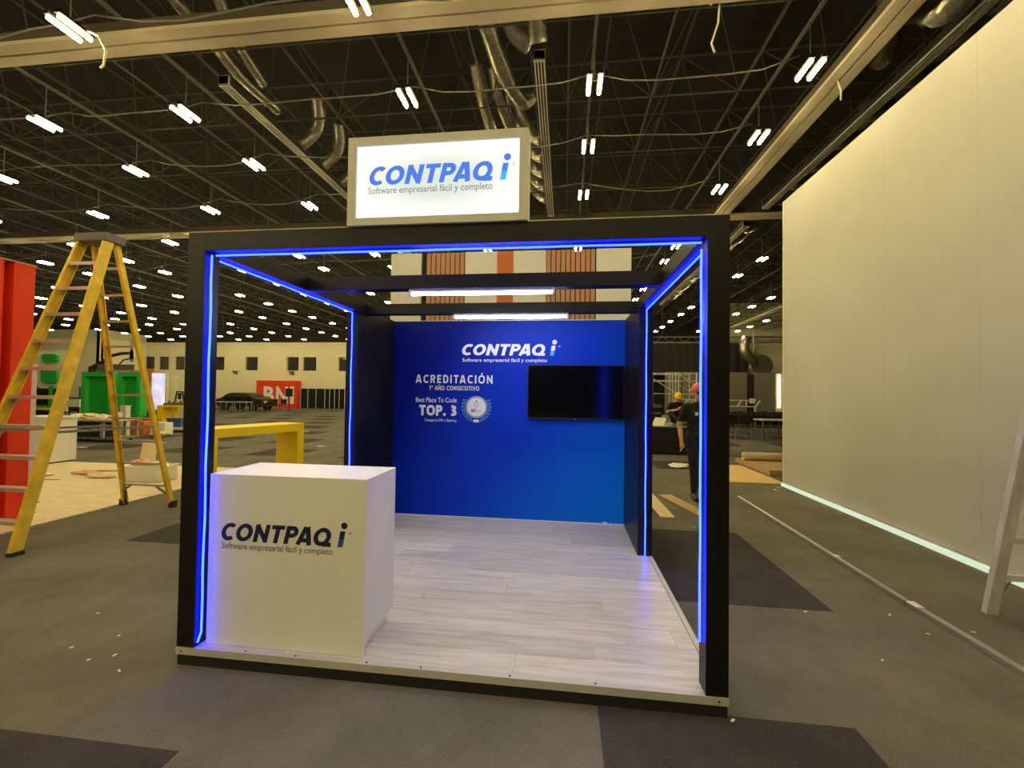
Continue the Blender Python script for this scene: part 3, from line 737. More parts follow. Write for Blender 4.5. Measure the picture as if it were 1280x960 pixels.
# television
tv = thing('television', 'black flat television mounted on the blue back wall', 'television', (2.31, 2.75, 1.29))
bz = MB().box(1.765, 2.722, 1.285, 2.862, 2.755, 1.908).build('casing', M['tv_body'], tv, bevel=.003)
MB().box(1.775, 2.7195, 1.302, 2.852, 2.724, 1.898).build('screen', M['tv_screen'], tv)
MB().box(2.303, 2.719, 1.288, 2.318, 2.722, 1.297).build('badge', M['alu'], tv)
MB().box(2.0, 2.755, 1.4, 2.6, Db, 1.8).build('wall_bracket', M['tv_body'], tv)
pl = thing('floor_socket', 'small white plug box on the booth floor below the television', 'socket', (2.655, 2.74, p))
MB().box(2.635, 2.735, p+.001, 2.685, 2.772, p+.03).build('body', M['white_lam'], pl, bevel=.004)
MB().tube([(2.685, 2.75, p+.012), (2.71, 2.755, p+.006), (2.73, 2.770, p+.02)], .004, 6).build('cable', M['white_lam'], pl)

# slatted stage wall behind the booth
sw = thing('slatted_display_wall', 'tall display wall of white, wood slat and terracotta panels behind the booth', 'display wall', (1.25, 4.7, 0))
ST = 3.87
MB().box(-.70, 4.66, 0, 3.21, 4.72, ST-.01).build('backing', M['black_matte'], sw)
for a, b, k in ((-.70, -.18, 'white_paint'), (.56, 1.09, 'white_paint'), (1.09, 1.355, 'terracotta'), (1.355, 1.88, 'white_paint'), (2.67, 3.21, 'white_paint')):
    MB().box(a, 4.60, 0, b-.004, 4.66, ST).build('panel', M[k], sw)
for a, b, n in ((-.09, .555, 8), (1.885, 2.665, 10)):
    pt = (b-a)/n
    for i in range(n): MB().box(a+i*pt, 4.615, 0, a+i*pt+pt*.8, 4.66, ST).build('slat', M['slat_wood'], sw)

# ------------------------------------------------------------------ yellow step ladder at the left
def step_ladder_yellow():
    g = thing('step_ladder', 'tall yellow fibreglass step ladder standing open left of the booth', 'ladder', (-3.25, 2.05, 0))
    zt, yt = 3.24, 2.06
    def rail(x0, y0, x1, y1, wx, wy, mtl=M['yellow_fg']):
        # channel rail: web with two flanges
        a, b = Vector((x0, y0, .02)), Vector((x1, y1, zt)); d = (b-a).normalized()
        yv = (Vector((0, 1, 0))-d*d.y).normalized(); xv = Vector((1, 0, 0))
        q = MB(); q.obox(a, b, xv*.006, yv*wy)
        s = 1 if x0 < -3.2 else -1
        for e in (-1, 1): q.obox(a+yv*wy*e+xv*s*wx*.5, b+yv*wy*e+xv*s*wx*.5, xv*wx*.5, yv*.005)
        q.build('rail', mtl, g)
    fx0, fx1, tx0, tx1 = -3.72, -2.87, -3.30, -2.93
    fy, ry = 1.22, 2.93
    rail(fx0, fy, tx0, yt-.055, .035, .045); rail(fx1, fy, tx1, yt-.055, .035, .045)
    bx0, bx1, ux0, ux1 = -3.69, -2.955, -3.27, -2.96
    rail(bx0, ry, ux0, yt+.05, .03, .028); rail(bx1, ry, ux1, yt+.05, .03, .028)
    lerp = lambda a, b, k: a+(b-a)*k
    for i in range(1, 11):
        z_ = i*.297; k = z_/zt; y_ = lerp(fy, yt-.055, k); xa, xb = lerp(fx0, tx0, k)+.007, lerp(fx1, tx1, k)-.007
        q = MB(); q.box(xa, y_-.05, z_-.008, xb, y_+.04, z_).box(xa, y_-.05, z_-.036, xb, y_-.045, z_-.008)
        st = q.build('step', M['tread'], g)
        if i < 6:
            bq = MB()
            for x_, s in ((xa, 1), (xb, -1)): bq.bar((x_+s*.004, y_, z_-.12), (x_+s*.12, y_, z_-.01), .006, .012)
            bq.build('step_brace', M['tread'], st)
    for i in range(1, 11):
        z_ = i*.297; k = z_/zt; y_ = lerp(ry, yt+.05, k); xa, xb = lerp(bx0, ux0, k)+.006, lerp(bx1, ux1, k)-.006
        MB().bar((xa, y_, z_), (xb, y_, z_), .016, .012).build('rear_rung', M['tread'], g)
    q = MB(); q.prism([(tx0-.02, yt-.12), (tx1+.025, yt-.12), (tx1+.025, yt+.10), (tx0-.02, yt+.10)], 'z', zt-.02, zt+.075)
    q.build('top_cap', M['ladder_cap'], g, bevel=.012)
    for x_, y_ in ((fx0, fy), (fx1, fy)):
        MB().box(x_-.03, y_-.06, 0, x_+.03, y_+.05, .035).build('foot', M['rubber'], g, bevel=.006)
    for x_, y_ in ((bx0, ry), (bx1, ry)):
        MB().box(x_-.03, y_-.045, 0, x_+.03, y_+.035, .085).build('foot', M['rubber'], g, bevel=.006)
    z_ = .297; k = z_/zt; y_ = lerp(ry, yt+.05, k)
    for x_, s in ((bx0+.01, 1), (bx1-.01, -1)):
        pts = [(x_, ry, .07), (x_+s*.03, ry-.01, .15), (x_+s*.08, y_, .23), (x_+s*.17, y_, .285)]
        MB().tube(pts, .016, 6).build('corner_brace', M['steel'], g, smooth=True)
    k = 1.12/zt
    for xf, xr in ((lerp(fx0, tx0, k), lerp(bx0, ux0, k)), (lerp(fx1, tx1, k), lerp(bx1, ux1, k))):
        MB().bar((xf, lerp(fy, yt-.055, k), 1.12), (xr, lerp(ry, yt+.05, k), 1.09), .004, .014).build('spreader', M['steel'], g)
    return g
step_ladder_yellow()
# paint-spattered ladder at the right edge
g = thing('white_ladder', 'paint-worn whitish ladder leaning open by the white partition, cut by the picture edge', 'ladder', (5.6, 1.1, 0))
def lr(x_, z_): return (x_, 1.37-.165*z_, z_)
for x0, x1 in ((5.325, 5.41), (5.97, 5.885)):
    MB().bar((x0, 1.37, .0), (x1, 1.37-.165*2.3, 2.3), .040, .022, up=(0, 1, 0)).build('rail', M['white_dirty'], g, bevel=.004)
for i in range(1, 8):
    z_ = .285*i; MB().bar(lr(5.33+.037*z_, z_), lr(5.965-.037*z_, z_), .016, .022).build('rung', M['white_dirty'], g)
MB().tube([lr(5.345, .06), lr(5.43, .27)], .007, 6).build('brace', M['steel'], g)
for x0, x1 in ((5.26, 5.40), (6.02, 5.90)):
    MB().bar((x0, .22, 0), (x1, 1.37-.165*2.3-.09, 2.3), .035, .02, up=(0, 1, 0)).build('rail', M['white_dirty'], g, bevel=.004)
for i in range(1, 8):
    z_ = .285*i; k = z_/2.3; y_ = .22+(1.37-.165*2.3-.09-.22)*k
    MB().box(5.27+.14*k, y_-.04, z_-.02, 6.01-.12*k, y_+.04, z_).build('step', M['white_dirty'], g)
MB().box(5.37, .84, 2.3, 5.93, 1.04, 2.34).build('top_cap', M['white_dirty'], g, bevel=.005)

# red booth wall at the left edge
g = thing('red_display_wall', 'tall red display wall with an upright recess at the left edge', 'display wall', (-4.2, 1.2, 0))
MB().box(-4.32, .1, 0, -4.07, 1.84, 3.0).build('panel', M['red'], g, bevel=.004)
MB().box(-4.32, 1.93, 0, -4.07, 2.13, 3.0).build('panel', M['red'], g, bevel=.004)
MB().box(-4.32, 1.84, 0, -4.20, 1.93, 2.97).build('recess', M['red'], g)
MB().box(-4.33, .1, 3.0, -4.06, 2.14, 3.012).build('top_edge_strip', M['pine2'], g)
g = thing('white_edge_panel', 'narrow white upright panel just behind the red wall', 'panel', (-4.36, 2.3, .018))
MB().box(-4.33, 2.28, .03, -4.28, 2.33, 1.85).build('board', M['white_paint'], g)
MB().box(-4.37, 2.24, .018, -4.27, 2.37, .03).build('foot', M['white_paint'], g)
# pale boards laid on the floor of the neighbouring stand
pf = thing('plywood_floor', 'pale plywood floor of the next stand, littered with offcuts', 'plywood floor', (-6.4, 3.5, 0))
for i in range(4):
    for j in range(2):
        x1 = -3.72-i*1.22; y0 = .9+j*2.44
        MB().box(x1-1.217, y0, 0.003, x1, min(y0+2.436, 5.62), .018).build('sheet', M['ply'], pf)
def crumple(name, c, r, m, label, cat, sc=(1, 1, .4), seed=0, group=None):
    r4 = random.Random(seed); mb = MB().ball((0, 0, 0), r, 10, 7, sc)
    vs = []
    for v in mb.v:
        k = 1+r4.uniform(-.28, .28); vs.append((c[0]+v[0]*k, c[1]+v[1]*k, max(c[2]+v[2]*k+r*sc[2]*.75, c[2]+.001)))
    mb.v = vs
    return tag(mb.build(name, m, smooth=False), label, cat, group)
zf = .018
crumple('rag', (-6.3, 4.55, zf), .17, M['pink_cloth'], 'flat rust pink rag at the left on the pale plywood', 'rag', (1.6, .5, .2), 1)
crumple('rag', (-5.75, 4.35, zf), .16, M['cloth_cream'], 'cream rag in the middle of the pale plywood', 'rag', (1.7, .6, .25), 2)
crumple('rag', (-6.9, 4.3, zf), .13, M['paper'], 'whitish crumpled sheet nearest the white cabinet on the plywood', 'rag', (1.5, .7, .25), 3)
crumple('rag', (-5.4, 4.6, zf), .12, M['pink_cloth'], 'small pinkish rag beside the clear storage box', 'rag', (1.3, .8, .3), 4)
tag(MB().bar((-6.6, 4.75, zf+.012), (-5.75, 4.95, zf+.012), .03, .012).build('batten', M['pine2']), 'brown timber offcut lying behind the rags on the plywood', 'timber')
tag(MB().bar((-6.9, 3.9, zf+.006), (-6.2, 4.05, zf+.006), .02, .006).build('batten', M['pine2']), 'thin brown strip lying in front of the rags on the plywood', 'timber')
tag(MB().bar((-4.95, 2.72, zf+.006), (-4.8, 2.76, zf+.006), .03, .006).build('batten', M['mdf']), 'short brown offcut alone on the plywood by the ladder', 'timber')
g = thing('storage_box', 'clear plastic storage box on the plywood behind the ladder', 'storage box', (-4.75, 4.3, zf))
q = MB(); q.box(-5.05, 4.1, zf, -4.45, 4.5, zf+.012)
for a in ((-5.05, 4.1, -4.45, 4.112), (-5.05, 4.488, -4.45, 4.5), (-5.05, 4.112, -5.038, 4.488), (-4.462, 4.112, -4.45, 4.488)): q.box(a[0], a[1], zf+.012, a[2], a[3], zf+.24)
q.build('tub', M['clear_plastic'], g)
MB().box(-5.08, 4.07, zf+.235, -4.42, 4.53, zf+.26).build('lid', M['clear_plastic'], g, bevel=.006)
crumple('cloth', (-4.95, 4.3, zf+.262), .14, M['pink_cloth'], 'folded pink cloth lying on the storage box lid', 'cloth', (1.2, .8, .35), 5)
crumple('cloth', (-4.64, 4.3, zf+.262), .13, M['cloth_cream'], 'cream cloth lying on the storage box lid', 'cloth', (1.5, .7, .3), 6)
g = thing('cream_board', 'upright cream board offcut leaning behind the storage box', 'board', (-5.3, 4.7, zf))
MB().obox((-5.22, 4.62, zf), (-5.30, 4.80, .60), (.15, 0, 0), (0, .008, .004)).build('board', M['cloth_cream'], g)
# white cabinet with an open side
g = thing('white_cabinet', 'white cabinet with an open grey shelf side at the plywood edge', 'cabinet', (-8.4, 5.5, .018))
MB().box(-8.92, 5.22, .05, -8.07, 5.24, .93).build('front_panel', M['white_paint'], g)
MB().box(-8.09, 5.24, .05, -8.07, 5.75, .93).build('side_panel', M['white_paint'], g)
MB().box(-8.92, 5.24, .05, -8.90, 5.75, .93).build('side_panel', M['white_paint'], g)
MB().box(-8.95, 5.2, .93, -8.04, 5.78, .965).build('top', M['white_paint'], g)
MB().box(-8.90, 5.24, .45, -8.09, 5.75, .47).build('shelf', M['grey_plastic'], g)
MB().box(-8.86, 5.26, .018, -8.12, 5.7, .05).build('plinth', M['black_matte'], g)

# yellow waterfall table
yt_ = thing('yellow_table', 'chunky bright yellow waterfall table left of the blue booth wall', 'table', (-3.15, 4.65, 0), rz=-.29)
MB().box(-.28, -.92, .82, .28, .80, .96).build('tabletop', M['yellow'], yt_, bevel=.004, local=True)
MB().box(-.28, -.92, 0, .28, -.78, .82).build('leg_panel', M['yellow'], yt_, bevel=.004, local=True)
MB().box(-.28, .66, 0, .28, .80, .82).build('leg_panel', M['yellow'], yt_, bevel=.004, local=True)

# ------------------------------------------------------------------ clutter in the left background
g = thing('trolley_bench', 'low work trolley with wooden top and castors holding a black flight case', 'trolley', (-11.5, 8.9, 0))
MB().box(-12.5, 8.6, .62, -10.45, 9.3, .66).build('top', M['ply'], g)
MB().box(-12.5, 8.6, .58, -10.45, 8.63, .62).box(-12.5, 9.27, .58, -10.45, 9.3, .62).build('rail', M['steel'], g)
MB().box(-12.5, 8.6, .10, -10.45, 9.3, .14).build('lower_shelf', M['steel'], g)
for x_ in (-12.45, -10.9, -10.5):
    for y_ in (8.63, 9.25): MB().box(x_-.025, y_-.025, .14, x_+.025, y_+.025, .60).build('leg', M['alu'], g)
for x_ in (-12.3, -11.5, -10.65):
    for y_ in (8.7, 9.2): MB().cone((x_-.02, y_, .05), (x_+.02, y_, .05), .05, .05, 12).build('castor', M['rubber'], g)
g = thing('flight_case', 'black flight case lying on the lower shelf of the work trolley', 'flight case', (-11.7, 8.9, .14))
MB().box(-12.35, 8.66, .14, -11.02, 9.2, .55).build('body', M['black_matte'], g, bevel=.008)
MB().box(-12.36, 8.655, .13+.02, -12.33, 8.67, .55).box(-11.04, 8.655, .15, -11.01, 8.67, .55).build('corner_edge', M['alu'], g)
for x_ in (-11.75, -11.2): MB().box(x_-.07, 8.645, .33, x_+.07, 8.66, .40).build('latch', M['alu'], g)
for i, (x_, y_, s, m, lb) in enumerate([(-12.15, 8.9, .17, 'paper', 'heap of crumpled white paper at the left end of the work trolley'), (-11.65, 8.85, .20, 'cloth_cream', 'heap of cream wrapping in the middle of the work trolley'), (-11.25, 8.9, .17, 'paper', 'white wrapping heap at the right on the work trolley'), (-11.0, 9.0, .12, 'pink_cloth', 'small pinkish heap on the work trolley')]):
    crumple('wrapping', (x_, y_, .661), s, M[m], lb, 'wrapping', (1.2, 1, .42), 20+i)
tag(MB().box(-10.75, 8.75, .661, -10.60, 8.9, .86).build('white_canister', M['white_paint'], bevel=.02), 'small white canister on the right end of the work trolley', 'canister')
g = thing('grey_bin', 'dark grey bin standing left of the work trolley', 'bin', (-12.75, 8.9, 0))
MB().lathe([(.16, 0), (.20, .78), (.215, .80), (.19, .80)], (-12.75, 8.9, 0), 18).build('body', M['grey_plastic'], g, smooth=False)
MB().lathe([(.19, .70), (.205, .83), (.15, .84)], (-12.75, 8.9, 0), 18).build('liner', M['black_matte'], g)
def green_wall(x0, x1, y_, label):
    g = thing('green_booth_wall', label, 'display wall', ((x0+x1)/2, y_, 0))
    MB().box(x0, y_, 0, x1, y_+.3, 2.18).build('frame', M['green_light'], g) if 0 else None
    b = .17
    MB().box(x0, y_, 0, x0+b, y_+.3, 2.18).box(x1-b, y_, 0, x1, y_+.3, 2.18).box(x0+b, y_, 2.18-b, x1-b, y_+.3, 2.18).box(x0+b, y_, 0, x1-b, y_+.3, .3).build('frame', M['green_light'], g)
    MB().box(x0+b, y_+.16, .3, x1-b, y_+.26, 2.18-b).build('recessed_panel', M['green'], g)
    MB().box(x0-.2, y_-.25, 0, x1+.2, y_, .55).build('ledge', M['green'], g)
green_wall(-16.6, -15.25, 12.5, 'green booth wall with recessed panel behind the work trolley')
green_wall(-15.0, -14.0, 12.5, 'green booth wall with recessed panel beside the orange panel')
g = thing('green_shelf_unit', 'green and dark shelf unit with a yellow board beside the red wall', 'shelf unit', (-20.5, 14, 0))
MB().box(-21.4, 14, 0, -21.2, 14.4, 1.6).box(-20.15, 14, 0, -19.9, 14.4, 1.6).box(-21.2, 14, .62, -20.15, 14.4, .75).build('frame', M['green_light'], g)
MB().box(-21.2, 14.1, .75, -20.4, 14.2, 1.5).build('dark_screen', M['tv_body'], g)
MB().box(-19.9, 14.0, .75, -19.55, 14.3, 1.5).build('dark_side', M['black_matte'], g)
MB().box(-21.4, 13.9, .86-.3, -19.6, 14.0, .66).build('yellow_board', M['yellow'], g)
MB().box(-21.3, 14.0, .1, -19.7, 14.35, .5).build('dark_shelf', M['black_matte'], g)
for i, (z0, z1, lb) in enumerate([(2.67, 3.05, 'upper green rounded shape on the pale panel beside the red wall'), (1.72, 2.45, 'lower green rounded shape on the pale panel beside the red wall')]):
    q = MB(); n = 16; cx, cz, rx, rz_ = -20.7, (z0+z1)/2, .42, (z1-z0)/2
    q.prism([(cx+rx*math.copysign(abs(math.cos(2*PI*k/n))**.6, math.cos(2*PI*k/n)), cz+rz_*math.copysign(abs(math.sin(2*PI*k/n))**.6, math.sin(2*PI*k/n))) for k in range(n)], 'y', 14.38, 14.5)
    tag(q.build('green_shape', M['green_light']), lb, 'panel decoration')
g = thing('pale_backing_panel', 'pale upright panel behind the green rounded shapes', 'panel', (-20.9, 14.55, 0))
MB().box(-21.8, 14.5, 0, -19.9, 14.6, 3.2).build('board', M['cream'], g)
g = thing('grey_screen_panel', 'large dark grey panel standing behind the left green wall', 'panel', (-18.3, 14.8, 0))
MB().box(-18.75, 14.8, 1.70, -16.9, 14.86, 2.62).build('board', M['grey_plastic'], g)
for x_ in (-18.6, -17.05): MB().box(x_-.04, 14.86, 0, x_+.04, 14.92, 2.5).build('post', M['steel'], g)
g = thing('white_notice_board', 'low white board on dark legs left of the green walls', 'board', (-19.1, 14, 0))
MB().box(-19.75, 13.95, .72, -18.5, 14.0, 1.05).build('board', M['paper'], g)
for x_ in (-19.6, -18.65): MB().box(x_-.03, 14.0, 0, x_+.03, 14.05, 1.0).build('leg', M['black_matte'], g)
def cafe_chair(x_, y_, label):
    g = thing('wooden_chair', label, 'chair', (x_, y_, 0), group='brown chairs by the green walls')
    MB().box(x_-.2, y_-.2, .43, x_+.2, y_+.2, .47).build('seat', M['mdf'], g)
    for a in (-1, 1):
        for b in (-1, 1): MB().box(x_+a*.18-.02, y_+b*.18-.02, 0, x_+a*.18+.02, y_+b*.18+.02, .43 if b < 0 else .95).build('leg', M['mdf'], g)
    MB().box(x_-.16, y_+.17, .72, x_+.16, y_+.2, .93).build('backrest', M['mdf'], g)
cafe_chair(-19.35, 14.6, 'dark wooden chair standing behind the low white board, left one')
cafe_chair(-18.6, 14.6, 'dark wooden chair standing behind the low white board, right one')
# lit screen totem with orange flank and beige panel
g = thing('lit_display_totem', 'tall glowing pale blue advertising screen between orange and beige panels', 'screen', (-14.8, 14, 0))
MB().box(-15.15, 14.0, .62, -14.42, 14.12, 2.26).build('casing', M['white_paint'], g)
MB().box(-15.09, 13.985, .68, -14.48, 14.0, 2.20).build('lit_screen', M['screen'], g)
MB().box(-15.2, 13.9, 0, -14.37, 14.25, .62).build('base', M['black_matte'], g)
g = thing('orange_partition', 'upright orange panel left of the glowing screen', 'panel', (-15.35, 14.2, 0))
MB().box(-15.62, 14.15, 0, -15.16, 14.25, 2.34).build('board', M['orange'], g)
MB().box(-15.62, 14.14, 2.34, -15.16, 14.27, 2.40).build('header', M['pine2'], g)
g = thing('beige_panel', 'beige upright panel right of the glowing screen', 'panel', (-13.8, 14.3, 0))
MB().box(-14.40, 14.28, 0, -12.6, 14.36, 2.34).build('board', M['cream'], g)
g = thing('yellow_bench_table', 'distant yellow table with tools on top by the glowing screen', 'table', (-12.5, 12.7, 0))
MB().box(-13.15, 12.4, .86, -11.8, 13.1, .93).build('tabletop', M['yellow'], g)
MB().box(-13.15, 12.4, 0, -12.92, 13.1, .86).build('leg_panel', M['yellow'], g)
for x_ in (-12.55, -12.1, -11.86): MB().box(x_-.04, 12.5, 0, x_+.04, 12.6, .86).build('leg', M['yellow'], g)
for i, (x_, s) in enumerate([(-13.0, .10), (-12.75, .13), (-12.5, .10), (-12.28, .14), (-12.05, .1)]):
    q = MB(); q.box(x_-s, 12.6, .93, x_+s, 12.85, .93+s*.8).cone((x_, 12.72, .93+s*.8), (x_+s*.6, 12.72, .93+s*1.7), .04, .03, 8)
    tag(q.build('power_tool', M['grey_plastic']), 'dark tool, %s from the left on the distant yellow table' % ORD[i], 'tool', 'tools on the distant yellow table')
g = thing('small_black_frame', 'small black A-frame stand on the distant yellow table', 'stand', (-12.75, 12.95, .93))
for s in (-1, 1): MB().bar((-12.75+s*.22, 12.95, .93), (-12.75+s*.12, 12.95, 1.45), .02).build('leg', M['black_matte'], g)
MB().box(-12.89, 12.93, 1.43, -12.61, 12.97, 1.47).build('top_bar', M['black_matte'], g); MB().box(-12.82, 12.94, 1.16, -12.68, 12.96, 1.40).build('plate', M['black_matte'], g)
g = thing('castor_platform', 'low white platform on castors in front of the yellow table', 'platform', (-12.4, 11.9, 0))
MB().box(-13.6, 11.6, .10, -10.9, 12.2, .17).build('top', M['white_paint'], g, bevel=.01)
for x_ in (-13.4, -12.6, -11.9, -11.1): MB().cone((x_-.02, 11.75, .05), (x_+.02, 11.75, .05), .05, .05, 12).build('castor', M['rubber'], g)
g = thing('black_barrel', 'black round barrel on the white castor platform', 'barrel', (-13.0, 12.0, .17))
MB().lathe([(.17, .17), (.22, .25), (.235, .35), (.22, .46), (.16, .53), (.1, .54)], (-13.0, 12.0, 0), 18).build('body', M['black_matte'], g, smooth=True)
MB().lathe([(.225, .33), (.245, .34), (.245, .36), (.225, .37)], (-13.0, 12.0, 0), 18).build('hoop', M['steel'], g)
g = thing('blue_crate', 'blue plastic crate at the right on the castor platform', 'crate', (-11.9, 12.0, .17))
MB().box(-12.15, 11.85, .17, -11.6, 12.15, .46).build('body', M['blue_box'], g, bevel=.01); MB().box(-12.18, 11.82, .44, -11.57, 12.18, .49).build('rim', M['blue_box'], g)
g = thing('white_bollard', 'white square post standing right of the work trolley', 'post', (-11.85, 10.1, 0))
MB().box(-11.98, 10.02, 0, -11.78, 10.18, .98).build('shaft', M['white_paint'], g, bevel=.006); MB().box(-12.0, 10.0, .98, -11.76, 10.2, 1.0).build('cap', M['white_paint'], g)
g = thing('orange_crate', 'orange box behind the white square post', 'crate', (-12.3, 10.9, 0))
MB().box(-12.95, 10.7, .0, -11.85, 11.1, .45).build('body', M['orange'], g, bevel=.01); MB().box(-12.7, 10.69, .2, -12.1, 10.70, .3).build('label_plate', M['pine2'], g)
g = thing('white_carton', 'small white carton right of the white square post', 'carton', (-11.35, 10.9, 0))
MB().box(-11.65, 10.75, 0, -11.1, 11.05, .42).build('body', M['paper'], g); MB().box(-11.40, 10.745, .05, -11.36, 10.75, .42).build('tape', M['pine2'], g)
crumple('wrapping', (-11.0, 10.5, 0), .2, M['cloth_cream'], 'cream crumpled wrapping on the floor near the white carton', 'wrapping', (1.5, 1, .5), 31)
# boom lift far behind the green walls
g = thing('boom_lift', 'dark articulated boom lift standing beyond the green walls', 'boom lift', (-25.4, 20.2, 0))
MB().box(-26.6, 19.6, .35, -24.9, 20.8, 1.0).build('chassis', M['grey_plastic'], g, bevel=.03)
for x_ in (-26.3, -25.2):
    for y_ in (19.5, 20.75): MB().cone((x_, y_, .4), (x_, y_+.18, .4), .4, .4, 16).build('wheel', M['rubber'], g)
MB().box(-26.2, 19.9, 1.0, -25.2, 20.5, 1.6).build('turret', M['grey_plastic'], g, bevel=.03)
MB().bar((-25.6, 20, 1.6), (-25.4, 20, 2.8), .13).build('lower_boom', M['black_matte'], g)
MB().tube([(-25.4, 20, 2.75), (-24.7, 20, 3.1), (-24.2, 20, 3.45), (-23.5, 20, 3.58), (-22.95, 20, 3.6)], [.14, .12, .10, .09, .08], 8).build('upper_boom', M['black_matte'], g)
MB().box(-22.9, 19.9, 3.25, -22.6, 20.1, 3.75).build('jib_joint', M['alu'], g)
MB().bar((-22.75, 20, 3.1), (-22.75, 20, 4.3), .10).build('jib', M['alu'], g)
MB().tube([(-22.75, 20, 3.3), (-23.4, 20.02, 3.2), (-23.9, 20, 2.7), (-24.1, 20, 2.2)], .04, 6).build('hose', M['rubber'], g)

# car, chair rows, letter wall, drapes along the far wall
car = thing('car', 'black car parked in front of the far wall behind dark chairs', 'car', (-21.5, 27.6, 0))
prof = [(-23.35, .28), (-23.4, .65), (-23.25, .88), (-22.95, 1.0), (-22.55, 1.25), (-22.2, 1.33), (-21.3, 1.33), (-20.9, 1.22), (-20.45, .98), (-19.85, .86), (-19.65, .70), (-19.62, .30)]
MB().prism(prof, 'y', 26.85, 28.45).build('body', M['black_lam'], car, bevel=.08)
MB().prism([(-22.85, 1.02), (-22.5, 1.24), (-22.15, 1.29), (-21.3, 1.29), (-20.95, 1.2), (-20.6, 1.01)], 'y', 26.83, 28.47).build('window_glass', M['window_glass'], car)
for x_ in (-22.7, -20.4):
    for y_ in (26.8, 28.3): MB().cone((x_, y_, .31), (x_, y_+.2, .31), .31, .31, 18).build('wheel', M['rubber'], car)
MB().box(-19.70, 26.95, .60, -19.60, 27.25, .74).build('headlight', M['white_paint'], car)
def make_chair():
    g = thing('stacking_chair', 'x', 'chair', (0, 0, 0))
    L = dict(local=True)
    MB().box(-.22, -.22, .44, .22, .20, .485).build('seat', M['black_cloth'], g, bevel=.012, seg=1, **L)
    MB().obox((0, -.215, .56), (0, -.275, .90), (.215, 0, 0), (0, .016, .004)).build('backrest', M['black_cloth'], g, bevel=.01, seg=1, **L)
    for s in (-1, 1):
        MB().tube([(s*.215, .19, 0), (s*.205, .17, .44)], .011, 6).build('leg', M['steel'], g, **L)
        MB().tube([(s*.215, -.24, 0), (s*.205, -.20, .44), (s*.205, -.275, .91)], .011, 6).build('leg', M['steel'], g, **L)
    return g
chair0 = make_chair(); cused = [False]
def put_chair(x_, y_, rz, label, group, z=0):
    o = chair0 if not cused[0] else copy_tree(chair0)
    cused[0] = True; o.location = (x_, y_, z); o.rotation_euler = (0, 0, rz); o['label'] = label; o['group'] = group
k = 0
for i, (x_, y_) in enumerate([(-22.9, 25.2), (-22.2, 25.5), (-21.6, 25.3), (-20.9, 25.7), (-20.3, 25.5), (-19.7, 25.9), (-19.1, 26.1), (-18.6, 26.5), (-18.1, 26.8)]):
    put_chair(x_, y_, rg.uniform(-.5, .5)+(PI if i % 3 else 0), 'dark chair, %s from the left in front of the black car' % ORD[i], 'dark chairs in front of the black car')
for i, (x_, y_) in enumerate([(-21.9, 24.3), (-20.6, 24.3), (-19.4, 24.6)]):
    g = thing('folding_table', 'white-topped folding table among chairs by the black car, %s from the left' % ORD[i], 'table', (x_, y_, 0), group='folding tables by the black car')
    MB().box(x_-.5, y_-.3, .70, x_+.5, y_+.3, .73).build('tabletop', M['white_paint'], g)
    for a in (-1, 1):
        for b in (-1, 1): MB().box(x_+a*.44-.02, y_+b*.24-.02, 0, x_+a*.44+.02, y_+b*.24+.02, .70).build('leg', M['steel'], g)
g = thing('letter_wall', 'red display wall with white letters against the far wall', 'display wall', (-22.5, 32.6, 0))
MB().box(-24.45, 32.4, 0, -20.6, 32.9, 2.38).build('panel', M['red'], g)
for ch, a, b in (('B', -23.75, -22.75), ('N', -22.58, -21.48), ('I', -21.30, -20.92)):
    q = MB(); vs, fs_ = text_verts(ch, 0, .035); x0, x1 = min(v[0] for v in vs), max(v[0] for v in vs)
    put_text(q, ch, a, b, .47, 1.34, 32.385, 0, .035); q.build('letter', M['print_white'], g, fix=False)
g = thing('black_sign_stand', 'black square sign on a pole in front of the white letters', 'sign stand', (-18.35, 28, 0))
MB().box(-18.66, 27.97, 1.08, -18.1, 28.03, 1.68).build('sign_plate', M['black_matte'], g)
MB().cone((-18.36, 28.02, .03), (-18.36, 28.02, 1.1), .03, .03, 8).build('pole', M['black_matte'], g)
MB().lathe([(.25, 0), (.25, .02), (.05, .04)], (-18.36, 28.02, 0), 16).build('base', M['black_matte'], g)
g = thing('pipe_and_drape', 'black drapes on white poles along the far wall, right of the letters', 'drape wall', (-18.5, 32.7, 0))
xs_ = [-20.45, -19.77, -19.02, -18.21, -17.77, -17.33, -16.9, -16.4]
for a, b in zip(xs_[:-1], xs_[1:]):
    q = MB(); n = 8
    pts = [(a+(b-a)*i/n, 32.7+.05*math.sin(i*2.2)) for i in range(n+1)]
    q.prism(pts + [(x_, y_+.03) for x_, y_ in reversed(pts)], 'z', 0.02, 1.72); q.build('drape', M['black_cloth'], g)
for x_ in xs_: MB().cone((x_, 32.6, 0), (x_, 32.6, 1.78), .025, .025, 8).build('pole', M['white_paint'], g)
MB().box(-20.45, 32.58, 1.73, -16.4, 32.62, 1.77).build('top_rail', M['white_paint'], g)

